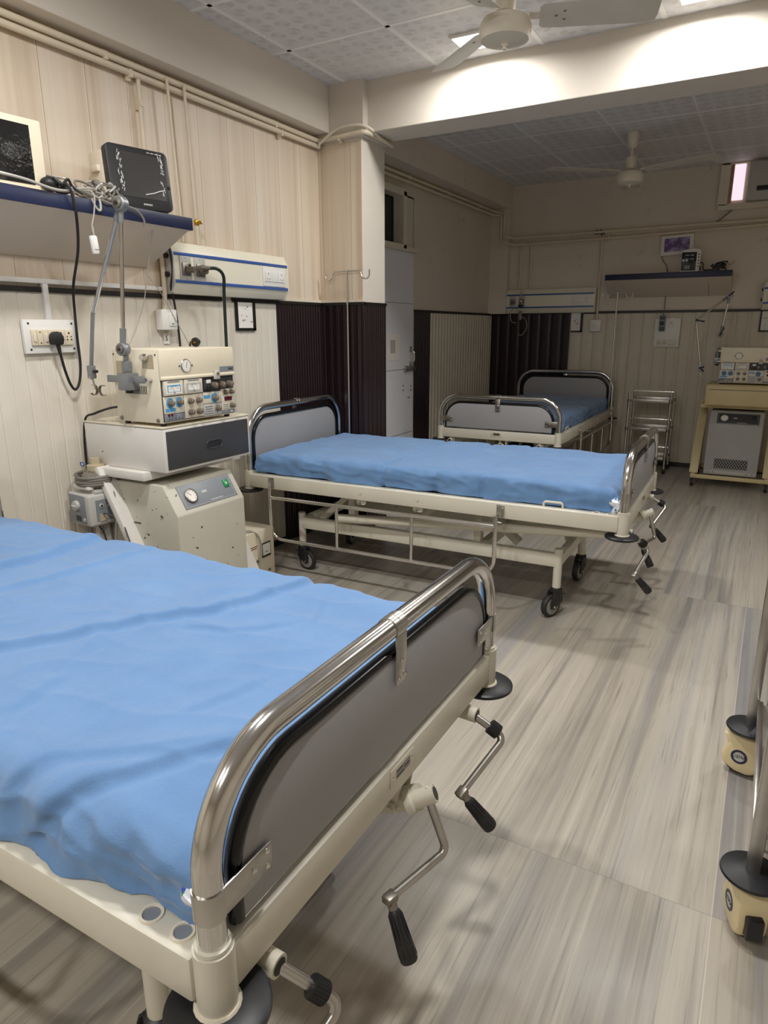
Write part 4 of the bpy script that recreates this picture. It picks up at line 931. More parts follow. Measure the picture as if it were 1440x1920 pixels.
# shelf
def shelf(p0, length, depth, drop, label, along, group):
    """triangular bracket shelf; along: 'y' on the left wall, 'x' on the far wall"""
    r = empty('wall_shelf', p0, 0 if along == 'y' else -90, label, 'shelf', group)
    prof = [(0.002, 0), (depth, 0), (depth, -.012), (.012, -drop), (.002, -drop)]
    L = length
    MB().prism(prof, (0, 0 if along == 'y' else 0, -.03), (1, 0, 0), (0, 0, 1), (0, L, 0), 'sh_body', bev=.002).build('bracket_box', r)
    MB().box((depth/2+.002, L/2, -.0135), (depth+.004, L+.004, .033), 'sh_body', bev=.002).build('shelf_board', r)
    MB().box((depth+.006, L/2, -.022), (.010, L+.008, .048), 'navy', bev=.002).box((depth/2+.008, L+.003, -.022), (depth+.004, .008, .048) if along == 'y' else (.001, .001, .001), 'navy', bev=.001).build('front_edge', r)
    b = MB()
    b.bar((depth*.98, L*.55, -.0415), (.02, L*.55, -drop-.028), .003, .002, 'panelgrey', up=(0, 1, 0)) if along == 'y' else b.bar((depth*.98, L*.83, -.0415), (.02, L*.83, -drop-.028), .003, .002, 'panelgrey', up=(0, 1, 0))
    b.build('board_joint', r)
    return r
M['sh_body'] = mat('pinkish_cream_board', 'd2c5b6', .5, var=.03, vs=4)
shelf((0, .35, 1.70), 1.895, .275, .15, 'blue-edged cream wall shelf holding monitors at upper left', 'y', 'wall shelves')
SF = shelf((1.062, D, 1.718), 1.02, .22, .16, 'blue-edged wall shelf in the dim back room', 'x', 'wall shelves')
SF.rotation_euler = (0, 0, R(-90))
# trunking, conduit
b = MB(); b.box((.011, .0, 1.433), (.022, 4.66, .018), 'white', bev=.002); o = b.build('cable_trunking'); tag(o, 'long white cable trunking along the top of the left panelling', 'trunking')
b = MB(); b.box((.013, 1.720, 1.358), (.022, .022, .132), 'white', bev=.002); tag(b.build('cable_trunking'), 'short vertical white trunking dropping to the left socket board', 'trunking')
pipe([(.024, 2.314, 1.60), (.024, 2.314, 1.42), (.022, 2.302, 1.335)], .011, 'cream conduit dropping to the bell switch box', name='conduit')
# socket board
sb = empty('socket_board', (.008, 1.720, 1.23), 0, 'white switch and socket board with a black plug, on the left panelling', 'socket board')
MB().box((.008, 0, 0), (.016, .228, .125), 'white', bev=.002).build('back_board', sb)
b = MB()
for sy in (-1, 1):
    for sz in (-1, 1): b.lathe([(.0045, 0), (.004, .001)], (.016, sy*.092, sz*.048), (1, 0, 0), 'blackp', 10)
b.build('screw', sb)
for y, k in ((-.078, 's'), (-.054, 'f'), (-.030, 's'), (-.001, 'o'), (.034, 'o'), (.069, 'o')):
    w = .024 if k != 'o' else .035
    b = MB(); b.box((.020, y, -.004), (.010, w-.001, .058), 'switchcream', bev=.002)
    if k == 's': b.prism(rounded(.012, .032, .005, 4), (.025, y, -.004), (0, 1, 0), (0, 0, 1), (.005, 0, 0), 'offwhite', bev=.001)
    elif k == 'f': b.lathe([(.003, 0), (.002, .001)], (.025, y, .016), (1, 0, 0), 'blackp', 8); b.lathe([(.003, 0), (.002, .001)], (.025, y, -.024), (1, 0, 0), 'blackp', 8)
    else:
        b.lathe([(.0042, 0), (.003, .0008)], (.025, y, .012), (1, 0, 0), 'blackp', 10)
        for s in (-1, 1): b.lathe([(.003, 0), (.002, .0008)], (.025, y+s*.0085, -.002), (1, 0, 0), 'blackp', 10); b.lathe([(.0036, 0), (.003, .0008)], (.025, y+s*.009, -.013), (1, 0, 0), 'blackp', 10)
    b.build({'s': 'switch', 'f': 'fuse', 'o': 'socket'}[k], sb)
cb = empty('power_cable', (.05, 1.742, 1.23), 0, 'black mains cable hanging from the shelf and plugged into the left socket board', 'cable')
q = lambda x, y, z: (x-.05, y-1.742, z-1.23)
b = MB(); b.prism([(-.020, -.024), (.020, -.024), (.024, 0), (.018, .018), (.008, .026), (-.008, .026), (-.018, .018), (-.024, 0)], q(.034, 1.719, 1.222), (0, 1, 0), (0, 0, 1), (.034, 0, 0), 'black', bev=.006); b.tube([q(.055, 1.719, 1.205), q(.055, 1.724, 1.165)], [.009, .006], 'black', 12); b.build('plug', cb)
b = MB(); b.tube(spline([q(*p) for p in ((.055, 1.724, 1.17), (.05, 1.738, 1.11), (.04, 1.762, 1.05), (.03, 1.79, 1.022), (.03, 1.813, 1.05), (.03, 1.827, 1.12), (.03, 1.827, 1.22), (.04, 1.822, 1.33), (.08, 1.80, 1.42), (.20, 1.745, 1.53), (.285, 1.69, 1.62), (.30, 1.672, 1.70), (.285, 1.66, 1.735), (.2, 1.65, 1.715))]), .0052, 'black', 10); b.build('lead', cb)
# bell switch box and number
sw = empty('switch_box', (.008, 2.305, 1.298), 0, 'white surface switch box above the number 5 label', 'switch')
MB().box((.022, 0, 0), (.044, .09, .09), 'white', bev=.004).build('box', sw); MB().box((.046, .012, .0), (.006, .036, .056), 'white', bev=.002).box((.0495, .012, -.018), (.001, .012, .003), 'blackp').build('switch', sw)
lb = empty('number_label', (.0088, 2.315, 1.215), 0, 'small white label with the number 5 on the panelling', 'label')
MB().box((.0006, 0, 0), (.0012, .034, .048), 'paper').build('card', lb); text('5', .032, 'blackp', lb, (.0016, 0, 0), FX, name='numeral')
# bedhead panels
def bedhead(loc, rz, L, label, plugs):
    """front faces local +x, runs along local y from 0 to L"""
    r = empty('bedhead_panel', loc, rz, label, 'bedhead panel', 'bedhead service panels'); H = .225
    prof = [(.002, -H/2), (.035, -H/2), (.062, -H/2+.05), (.062, H/2-.05), (.035, H/2), (.002, H/2)]
    MB().prism([(x, z) for x, z in prof], (0, .006, 0), (1, 0, 0), (0, 0, 1), (0, L-.012, 0), 'panelcream', bev=.004).build('housing', r)
    for y in (0, L-.008): MB().prism([(x+.002 if x > .01 else x, z*1.01) for x, z in prof], (0, y, 0), (1, 0, 0), (0, 0, 1), (0, .008, 0), 'panelcream' if y else 'lgrey', bev=.001).build('end_cap', r)  # cap at the start end is grey: that side's shade put into its colour
    for z in (.060, -.058): MB().box((.0625, L/2, z), (.005, L-.016, .014), 'blue', bev=.001).build('stripe', r)
    for y in (.075, .165):
        b = MB(); b.box((.064, y, .0), (.005, .07, .105), 'lgrey', bev=.002); b.box((.069, y, -.005), (.008, .05, .055), 'dull_steel', bev=.002); b.box((.075, y, -.006), (.006, .02, .03), 'knob', bev=.002); b.box((.0745, y+.018, 0), (.003, .012, .034), 'blackp'); b.box((.0765, y+.018, .004), (.001, .008, .008), 'white')
        for z in (.044, -.044): b.lathe([(.003, 0), (.002, .001)], (.0665, y, z), (1, 0, 0), 'dull_steel', 8)
        b.build('gas_outlet', r)
    sy = L-.18
    MB().box((.064, sy+.055, -.0), (.006, .19, .098), 'white', bev=.002).build('switch_plate', r)
    for k, dy in (('socket', .0), ('switch', .055), ('socket', .11)):
        b = MB(); b.box((.068, sy+dy, 0), (.006, .050 if k == 'socket' else .046, .052), 'white', bev=.002)
        if k == 'socket':
            b.lathe([(.0035, 0), (.003, .0008)], (.071, sy+dy, .014), (1, 0, 0), 'blackp', 8)
            for s in (-1, 1): b.lathe([(.003, 0), (.002, .0008)], (.071, sy+dy+s*.010, -.012), (1, 0, 0), 'blackp', 8)
        b.build(k, r)
    b = MB()
    for z in (.05, -.03): b.cyl((.03, -.012, z), (.03, .004, z), .012, 'blackp', n=12)
    b.build('cable_gland', r)
    return r
bedhead((0.014, 2.325, 1.525), 0, .845, 'cream bedhead panel with blue stripes and plugged gas outlets on the left wall', True)
bedhead((.078, D-.012, 1.515), -90, .87, 'cream bedhead panel with blue stripes on the far wall, above the dim bed', False)
bedhead((2.325, D-.012, 1.515), -90, .87, 'cream bedhead panel cut by the right edge of the photo', False)
# hoses from the near bedhead panel
b = MB(); b.lathe([(.014, 0), (.014, .03), (.010, .036)], (.088, 2.40, 1.518), (.9, .3, 0), 'knob', 14); b.lathe([(.012, 0), (.012, .03), (.008, .035)], (.088, 2.49, 1.515), (1, .15, 0), 'knob', 14)
b.tube(spline([(.105, 2.415, 1.52), (.125, 2.45, 1.528), (.125, 2.50, 1.53)]), .010, 'knob', 10); b.build('tmp_connector')
cn = bpy.data.objects['tmp_connector']; cn.name = 'gas_hose'; tag(cn, 'dark green gas hose curving down from the near bedhead panel', 'hose')
b = MB(); b.tube(spline([(.12, 2.495, 1.53), (.145, 2.535, 1.528), (.135, 2.585, 1.50), (.11, 2.61, 1.43), (.10, 2.618, 1.33), (.10, 2.615, 1.2), (.10, 2.612, 1.0), (.10, 2.60, .75)]), .0078, 'greencable', 10); b.build('hose_length', cn)
b = MB(); b.tube(spline([(.075, 2.312, 1.62), (.07, 2.328, 1.52), (.055, 2.325, 1.44), (.04, 2.35, 1.38), (.035, 2.368, 1.25), (.035, 2.37, 1.1), (.035, 2.36, .9)]), .005, 'black', 8); tag(b.build('power_cable'), 'thin black cable hanging left of the near bedhead panel', 'cable')
b = MB(); b.tube(spline([(.03, 2.20, 1.50), (.05, 2.26, 1.42), (.06, 2.33, 1.30), (.055, 2.40, 1.20), (.05, 2.44, 1.12)]), .0018, 'tubing', 6); tag(b.build('thin_wire'), 'thin pale wire crossing the switch box', 'wire')
b = MB(); b.tube(spline([(.26, 2.06, 1.68), (.22, 2.08, 1.60), (.16, 2.09, 1.45), (.12, 2.10, 1.36), (.10, 2.06, 1.25), (.12, 2.0, 1.186)]), .0022, 'tubing', 6); tag(b.build('thin_wire'), 'thin pale wire hanging from the shelf behind the hose arm', 'wire')
# black bedside monitor
mo = empty('patient_monitor', (.165, 2.045, 1.7035), -12, 'black framed patient monitor on the left shelf, film still on its screen', 'monitor', None)
b = MB(); tilt = Matrix.Rotation(R(-6), 3, 'Y')
Lc = V((.05, .0, .112))
lp = lambda x, y, z: Lc+tilt @ V((x, y, z))
b.prism(rounded(.258, .222, .022, 6), lp(0, 0, 0), V((0, 1, 0)), tilt @ V((0, 0, 1)), tilt @ V((.036, 0, 0)), 'blackp', bev=.004); b.build('bezel', mo)
MB().prism(rounded(.196, .160, .004, 2, .006, .008), lp(.0362, 0, 0), V((0, 1, 0)), tilt @ V((0, 0, 1)), tilt @ V((.0012, 0, 0)), 'filmscreen').build('screen', mo)
b = MB()
film = M['clearfilm'] = mat('screen_film', 'd8d8d6', .15, .0, spec=.8)
for k in range(60):
    y = random.choice((-.082, .094))+random.uniform(-.009, .009); z = random.uniform(-.065, .085); b.bar(lp(.0378, y, z), lp(.0378, y+random.uniform(-.004, .004), z+random.uniform(.004, .02)), random.uniform(.001, .003), .0006, 'clearfilm', up=tilt @ V((1, 0, 0)), bev=0)
b.tube([lp(.0385, .012, -.058), lp(.0395, .045, -.050), lp(.0395, .07, -.040), lp(.0385, .098, -.032)], .0022, 'clearfilm', 6); b.build('screen_film', mo)
b = MB()
for k in range(4): b.box(lp(.0372, .045+.017*k, .098), (.002, .012, .004), 'lgrey', bev=.0005)
b.box(lp(.0372, .119, -.02), (.002, .008, .012), 'darkscreen'); b.build('button', mo)
b = MB()
for k in range(9): b.box(lp(.0368, .0+.0042*k, -.094), (.001, .0032, .005 if k % 3 else .007), 'lgrey')
b.build('maker_mark', mo)
b = MB(); b.box((-.005, -.02, .105), (.11, .225, .205), 'offwhite', bev=.012); b.box((.0, -.13, .14), (.06, .03, .025), 'offwhite', bev=.006); b.build('rear_housing', mo)
b = MB(); b.lathe([(.016, 0), (.016, .02), (.010, .03)], (.0, -.128, .085), (.2, -1, .1), 'hose', 14)
for dx, dz in ((.02, .055), (.04, .06), (.02, .03), (.04, .03)): b.lathe([(.007, 0), (.006, .004)], (dx, -.130, dz), (0, -1, 0), 'wood', 10)
b.build('connector', mo)
for y in (-.09, .09): MB().box((.03, y, .003), (.12, .03, .007), 'blackp', bev=.001).build('foot', mo)
# older monitor cut by the frame
m2 = empty('patient_monitor', (.10, 1.478, 1.7035), -6, 'older cream monitor with crinkled dark screen, cut by the left edge', 'monitor', None)
b = MB(); b.box((-.0, 0, .113), (.20, .33, .226), 'offwhite', bev=.008); b.box((.098, 0, .113), (.02, .34, .228), 'vent_cream', bev=.006); b.build('housing', m2)
MB().box((.1075, -.01, .116), (.004, .285, .178), 'film', bev=.001).build('screen', m2) if False else None
M['film'] = M['crinkled_film']; MB().box((.1085, -.012, .114), (.003, .278, .182), 'film', bev=.001).build('screen', m2)
# cable bundle on the shelf edge
cbn = empty('cable_bundle', (.235, 1.70, 1.704), 0, 'tangle of grey monitor cables spilling over the shelf edge', 'cables')
rnd = random.Random(5)
for k in range(7):
    pts = [(-.01+rnd.uniform(-.02, .02), -.05+rnd.uniform(-.03, .02), .045+rnd.uniform(-.01, .02))]
    for j in range(4):
        pts.append((.0+rnd.uniform(-.02, .035), -.03+.05*j+rnd.uniform(-.02, .02), .034-.008*j+rnd.uniform(-.015, .02)))
    pts.append((-.03+rnd.uniform(-.02, .02), .20+rnd.uniform(-.02, .02), .03+rnd.uniform(-.01, .03)))
    MB().tube(spline(pts, 6), rnd.choice((.0038, .0042, .003)), rnd.choice(('tubing', 'hose', 'tubing')), 7).build('cable', cbn)
b = MB(); b.ball((.0, -.06, .032), .03, 'black', (1, 1.2, .8)); b.ball((.01, -.025, .022), .026, 'black', (1, 1.3, .7)); b.tube(spline([(.03, -.07, .05), (.045, -.05, .03), (.04, -.02, .05), (.035, .0, .03), (.045, .03, .01)]), .0045, 'black', 7); b.build('black_lead', cbn)
for k in range(9):
    c0 = (rnd.uniform(-.03, .03), rnd.uniform(.0, .20)); ra, rb = rnd.uniform(.03, .055), rnd.uniform(.02, .04); ph = rnd.uniform(0, 6); ti = rnd.uniform(-.5, .5)
    MB().tube([(c0[0]+ra*.6*math.cos(a), c0[1]+ra*math.sin(a+ph*.1), .035+rb*math.sin(a+ph)*(.7 if math.sin(a+ph) < 0 else 1)+.01*ti) for a in [i*.33 for i in range(18)]], rnd.choice((.003, .0036, .004)), rnd.choice(('tubing', 'hose', 'lgrey')), 7).build('cable', cbn)
MB().tube(spline([(.02, -.30, .035), (.06, -.2, .02), (.06, -.10, .006), (.045, -.03, .012), (.03, .0, .03)]), .005, 'tubing', 8).build('cable', cbn)
MB().tube(spline([(.03, .08, .02), (.055, .09, .0), (.062, .085, -.035), (.055, .075, -.03), (.05, .06, .0)]), .004, 'tubing', 8).build('cable', cbn)
MB().tube(spline([(.04, .04, .02), (.06, .12, -.005), (.06, .18, -.005), (.065, .24, -.012), (.066, .275, -.04), (.064, .28, -.07)]), .0042, 'hose', 8).build('cable', cbn)
MB().tube(spline([(.035, .07, .03), (.055, .07, .008), (.062, .055, -.05), (.062, .042, -.09), (.062, .042, -.115)]), .0026, 'tubing', 6).build('cable', cbn)
pr = empty('finger_probe', (.297, 1.742, 1.568), 0, 'white plastic finger probe dangling from the cable tangle', 'probe')
MB().box((0, 0, -.02), (.016, .026, .062), 'white', Matrix.Rotation(R(6), 3, 'X'), bev=.005).box((.009, 0, -.016), (.004, .018, .04), 'paper', Matrix.Rotation(R(6), 3, 'X'), bev=.001).build('clip', pr); MB().cyl((0, .003, .008), (0, .002, .04), .003, 'tubing', n=8).build('cord', pr)
# ---- far wall
FYN = (0, -1, 0)
pipe([(-.06, 3.9, 2.345), (-.06, 6.66, 2.352), (-.02, 6.685, 2.34), (.04, 6.685, 2.33), (.04, 6.685, 2.12), (.11, 6.69, 2.105), (.11, 6.75, 2.105), (2.6, 6.765, 2.118), (4.4, 6.765, 2.118)], .0115, 'upper cream pipe along the back room walls', [((-.066, y, 2.345), (1, 0, 0)) for y in (4.9, 5.6, 6.3)])
pipe([(-.065, 3.9, 2.312), (-.065, 6.66, 2.318), (-.03, 6.68, 2.318), (.015, 6.68, 2.31), (.015, 6.68, 2.08), (.11, 6.685, 2.045), (.13, 6.75, 2.045), (1.2, 6.765, 2.055), (2.6, 6.765, 2.085), (4.4, 6.765, 2.09)], .0115, 'lower cream pipe along the back room walls', [((x, 6.77, 2.053), FYN) for x in (.22, 1.02)])
for x, lb in ((.195, 'left thin pipe dropping to the far bedhead panel'), (.30, 'right thin pipe dropping to the far bedhead panel')):
    pipe([(x, D-.02, 2.05), (x, D-.02, 1.63)], .009, lb, [((x, D-.012, 1.73), FYN)], group='thin pipes to the far bedhead panel')
pipe([(.962, D-.016, 2.07), (.966, D-.016, 1.33)], .010, 'thin conduit dropping to the far corner switch', [], name='conduit')
fs = empty('switch_box', (.962, D-.012, 1.283), 0, 'white surface switch box on the far wall below a conduit', 'switch')
MB().box((0, -.016, 0), (.10, .032, .105), 'white', bev=.004).build('box', fs); MB().box((-.025, -.034, .0), (.012, .005, .03), 'offwhite', bev=.001).box((.0, -.034, -.01), (.012, .005, .03), 'offwhite', bev=.001).build('switch', fs)
mb_ = empty('switchboard', (1.60, D-.012, 1.215), 0, 'white wall switchboard with breaker and sockets left of the far ventilator', 'switchboard')
MB().box((0, -.008, 0), (.215, .016, .25), 'white', bev=.002).build('back_board', mb_)
b = MB(); b.box((-.045, -.03, .085), (.05, .03, .14), 'ctrlgrey', bev=.003); b.box((-.045, -.048, .085), (.035, .012, .03), 'blackp', bev=.002); b.box((-.045, -.046, .13), (.04, .004, .03), 'panelgrey'); b.box((-.045, -.046, .035), (.04, .004, .03), 'panelgrey'); b.build('circuit_breaker', mb_)
MB().box((.03, -.018, .09), (.05, .006, .085), 'white', bev=.002).box((.03, -.022, .09), (.02, .003, .02), 'offwhite', bev=.001).build('switch', mb_)
for k in range(2):
    b = MB(); b.box((-.06+.045*k, -.018, -.085), (.040, .006, .05), 'offwhite', bev=.002)
    for dx, dz in ((0, .012), (-.01, -.006), (.01, -.006)): b.lathe([(.004, 0), (.003, .001)], (-.06+.045*k+dx, -.021, -.085+dz), FYN, 'blackp', 8)
    b.build('socket', mb_)
for k in range(2): MB().box((.03+.036*k, -.018, -.085), (.03, .006, .05), 'offwhite', bev=.002).box((.03+.036*k, -.022, -.085), (.014, .004, .03), 'white', bev=.001).build('switch', mb_)
b = MB(); b.tube(spline([(1.49, D-.02, 1.95), (1.50, D-.02, 1.85), (1.54, D-.02, 1.79), (1.55, D-.02, 1.735)]), .004, 'hose', 6); b.tube(spline([(1.556, D-.02, 1.54), (1.557, D-.02, 1.42), (1.555, D-.025, 1.37)]), .004, 'hose', 6); tag(b.build('power_cable'), 'thin cable from the white display down to the far switchboard', 'cable')
# white display with purple picture
ds = empty('wall_display', (1.61, D, 1.96), 0, 'white framed display with a purple and blue picture on the far wall', 'display')
ds.rotation_euler = (0, R(-2.), 0)
MB().box((0, -.02, 0), (.265, .036, .165), 'white', bev=.006).build('frame', ds); MB().box((0, -.0385, .002), (.205, .002, .112), 'galaxy').build('screen', ds)
pm = empty('patient_monitor', (1.74, D-.12, 1.7205), 8, 'small upright white patient monitor on the far shelf', 'monitor')
MB().prism([(-.075, 0), (.075, 0), (.08, .16), (.07, .18), (.02, .192), (-.03, .185), (-.07, .178)], (0, .05, 0), (1, 0, 0), (0, 0, 1), (0, -.10, 0), 'white', bev=.006).build('housing', pm)
MB().box((-.012, -.052, .086), (.115, .003, .148), 'darkscreen', bev=.001).build('screen', pm)
b = MB()
for k in range(4): b.box((-.03+.04*(k % 2), -.0543, .135-.03*(k//2)), (.03, .001, .012), 'ctrlgrey')
b.box((-.022, -.0543, .038), (.045, .001, .03), 'ctrlgrey'); b.build('readout', pm)
b = MB()
for k in range(5): b.lathe([(.006, 0), (.005, .003)], (.063, -.05, .045+.024*k), FYN, 'panelgrey', 10)
b.build('button', pm)
cc = empty('cable_coil', (1.97, D-.11, 1.7205), 0, 'heap of coiled dark cables at the right end of the far shelf', 'cables')
rnd = random.Random(9)
for k in range(5):
    ph = rnd.uniform(0, 6); el = rnd.uniform(.035, .06); ti = rnd.uniform(-.4, .4)
    MB().tube([(el*1.3*math.cos(a+ph), .03*math.sin(a), .012+.012*k+.02*math.sin(a*1+ti)) for a in [i*.3 for i in range(21)]], .005, ('black', 'greencable', 'hose')[k % 3], 7, closed=False).build('cable', cc)
MB().tube(spline([(.04, 0, .07), (.09, -.02, .05), (.115, -.03, .085)]), .005, 'tubing', 7).build('cable', cc); MB().tube(spline([(-.06, .01, .015), (-.12, .02, .02), (-.13, .02, .07), (-.16, .02, .075), (-.15, .03, .03), (-.17, .04, .02)]), .005, 'black', 7).build('cable', cc)
# flow meter on far bedhead panel
fm = empty('oxygen_flowmeter', (.243, D-.10, 1.47), 0, 'chrome and clear oxygen flowmeter on the far bedhead panel', 'flowmeter')
MB().box((0, 0, 0), (.045, .04, .022), 'blackp', bev=.004).box((0, .025, .03), (.03, .05, .03), 'dull_steel', bev=.004).ball((0, -.005, .045), .016, 'chrome').build('valve_body', fm)
MB().lathe([(.012, 0), (.016, .01), (.016, .08), (.012, .085)], (0, 0, -.13), (0, 0, 1), 'clearplastic', 16).build('humidifier_bottle', fm)
MB().lathe([(.011, 0), (.011, .08)], (0, 0, .07), (0, 0, 1), 'clearplastic', 12).build('flow_tube', fm)
MB().tube(spline([(0, 0, -.05), (-.06, 0, -.02), (-.10, 0, -.06), (-.09, 0, -.14), (-.04, 0, -.16)]), .003, 'tubing', 6).tube(spline([(0, 0, -.10), (.05, 0, -.12), (.07, 0, -.2), (.03, 0, -.27), (-.01, 0, -.27)]), .003, 'tubing', 6).build('tubing', fm)
# air conditioner
ac = empty('air_conditioner', (2.44, D-.06, 2.262), 0, 'window air conditioner in the high opening at the right edge', 'air conditioner')
MB().box((0, 0, .145), (.66, .11, .29), 'lgrey', bev=.006).build('casing', ac); MB().box((.02, -.058, .085), (.56, .006, .035), 'blackp', bev=.002).build('outlet', ac)
b = MB()
for k in range(5): b.box((.02, -.0595, .072+.007*k), (.55, .006, .002), 'panelgrey')
b.build('louvre', ac)
b = MB(); b.tube(spline([(2.05, D-.03, 2.245), (2.0, D-.025, 2.20), (1.94, D-.022, 2.15), (1.90, D-.02, 2.125)]), .006, 'hose', 7); tag(b.build('drain_hose'), 'thin hose slanting down from the high air conditioner opening', 'hose')
# rust and splash marks belong to the wall: a broken bracket patch
b = MB(); b.box((.93, D-.006, 2.11), (.10, .012, .03), 'panelgrey', bev=.003); b.bar((.90, D-.014, 2.13), (.98, D-.014, 2.09), .012, .01, 'panelgrey'); b.bar((.94, D-.014, 2.135), (.955, D-.014, 2.08), .012, .01, 'panelgrey'); tag(b.build('pipe_bracket'), 'dark corroded bracket on the far wall pipes', 'bracket')
# ceiling lights: square recessed LED panels
def lamp(x, y, lb, LP=21., spread=175):
    r = empty('ceiling_light', (x, y, ZC), 0, lb, 'ceiling light', 'square ceiling lights')
    MB().box((0, 0, -.006), (.186, .186, .012), 'white', bev=.003).build('frame', r)
    MB().box((0, 0, -.0125), (.16, .16, .004), 'led', bev=.001).build('diffuser', r)
    l = bpy.data.lights.new('light', 'AREA'); l.shape = 'SQUARE'; l.size = .16; l.energy = LP; l.color = (1, .985, .965); l.spread = R(spread)
    lo = bpy.data.objects.new('light', l); COL.objects.link(lo); lo.parent = r; lo.location = (0, 0, -.018)
LP = 13.
lamp(1.05, 3.40, 'square ceiling light left of the fan hub', 12.5, 172)
lamp(2.03, 3.40, 'square ceiling light cut by the top edge of the photo', 12.5, 172)
lamp(3.2, 3.41, 'square ceiling light by the cross beam, right of the photo', 12.5, 172)
for x, y in ((.995, 1.25), (2.03, 1.25), (.995, -1.0), (2.03, -1.0)): lamp(x, y, 'square ceiling light nearer the camera, above the photo')
def fan(loc, ang, rod, rr, blade, label, pitch=.16):
    r = empty('ceiling_fan', loc, 0, label, 'ceiling fan', 'ceiling fans')   # origin: motor centre
    MB().lathe([(.0, -.052), (.012, -.050), (.014, -.042), (.05, -.040), (rr*.93, -.032), (rr, -.018), (rr*1.0, -.012), (rr*1.02, -.006), (rr*1.0, 0), (rr*1.02, .008), (rr, .016), (rr*.9, .036), (rr*.4, .048), (.022, .052)], (0, 0, 0), (0, 0, 1), 'fan', 40).build('motor', r)
    MB().lathe([(.008, -.062), (.009, -.058), (.007, -.052), (.006, -.045)], (0, 0, 0), (0, 0, 1), 'fan', 12).build('nut', r)
    MB().cyl((0, 0, .05), (0, 0, rod), .011, 'fan', n=14).build('down_rod', r)
    MB().lathe([(.018, 0), (.034, .012), (.038, .05), (.034, .085), (.02, .09)], (0, 0, .05), (0, 0, 1), 'fan', 22).build('lower_cup', r)
    MB().lathe([(.02, 0), (.036, .02), (.042, .08), (.042, .098)], (0, 0, rod-.10), (0, 0, 1), 'fan', 22).build('canopy', r)
    for a0 in ang:
        t = MB(); A = R(a0); d = V((math.cos(A), math.sin(A), 0)); zb_ = V((0, 0, .042)); n = V((-math.sin(A), math.cos(A), 0)); n = (n-V((0, 0, pitch))).normalized()
        poly = [(.125, -.045), (.14, -.058), (.30, -.063), (blade-.04, -.068), (blade-.005, -.057), (blade, -.03), (blade, .03), (blade-.005, .057), (blade-.04, .068), (.30, .063), (.14, .058), (.125, .045)]
        t.prism(poly, V((0, 0, -.004))+zb_, d, n, V((0, 0, .003)), 'fanblade'); bl = t.build('blade', r, smooth=False)
        k = MB(); k.prism([(rr*.9, -.018), (.15, -.016), (.20, -.034), (.235, -.034), (.235, .034), (.20, .034), (.15, .016), (rr*.9, .018)], zb_, d, n, V((0, 0, .004)), 'fan')
        for u, w in ((.215, -.02), (.215, .02), (.185, 0)): k.lathe([(.005, -.006), (.006, -.004), (.006, -.002)], zb_+d*u+n*w, (0, 0, 1), 'dull_steel', 10)
        k.build('blade_bracket', bl)
fan((1.435, 2.772, 2.335), (20, 140, 260), ZC-2.335, .096, .55, 'cream ceiling fan at the top of the photo, close to the beam', .30)
fan((1.42, 5.43, 2.285), (-20, 100, 220), ZC-2.285, .09, .62, 'cream ceiling fan in the dim back room', .05)
# instrument trolley in the back room
it = empty('instrument_trolley', (1.565, 6.50, 0), 0, 'three-shelf stainless instrument trolley against the far wall', 'trolley')
TW, TD = .345, .26
for sx in (-1, 1):
    for sy in (-1, 1):
        MB().tube([(sx*TW/2, sy*TD/2, .03), (sx*TW/2, sy*TD/2, .70)], .0105, 'chrome', 12).build('leg', it); MB().lathe([(.012, 0), (.014, .004), (.014, .035), (.011, .04)], (sx*TW/2, sy*TD/2, 0), (0, 0, 1), 'black', 12).build('foot', it)
for z in (.635, .385, .13):
    b = MB(); b.box((0, 0, z), (TW-.0, TD-.0, .004), 'steel'); 
    for s in (-1, 1): b.box((0, s*TD/2, z+.002), (TW-.02, .006, .022), 'steel', bev=.001); b.box((s*TW/2, 0, z+.002), (.006, TD-.02, .022), 'steel', bev=.001)
    for sx in (-1, 1):
        for sy in (-1, 1): b.lathe([(.013, -.012), (.015, -.01), (.015, .01), (.013, .012)], (sx*TW/2, sy*TD/2, z), (0, 0, 1), 'dull_steel', 12)
    b.build('shelf', it)
    b = MB(); zz = z+.065
    if z > .6: b.tube([(-TW/2, -TD/2, zz), (-TW/2, TD/2, zz), (TW/2, TD/2, zz), (TW/2, -TD/2, zz)], .005, 'chrome', 8); b.tube([(-TW/2, -TD/2, zz-.0), (-TW/2, -TD/2, z)], .005, 'chrome', 8)
    else: b.tube([(-TW/2, -TD/2, zz), (-TW/2, TD/2, zz), (TW/2, TD/2, zz), (TW/2, -TD/2, zz)], .005, 'chrome', 8)
    b.build('guard_rail', it)
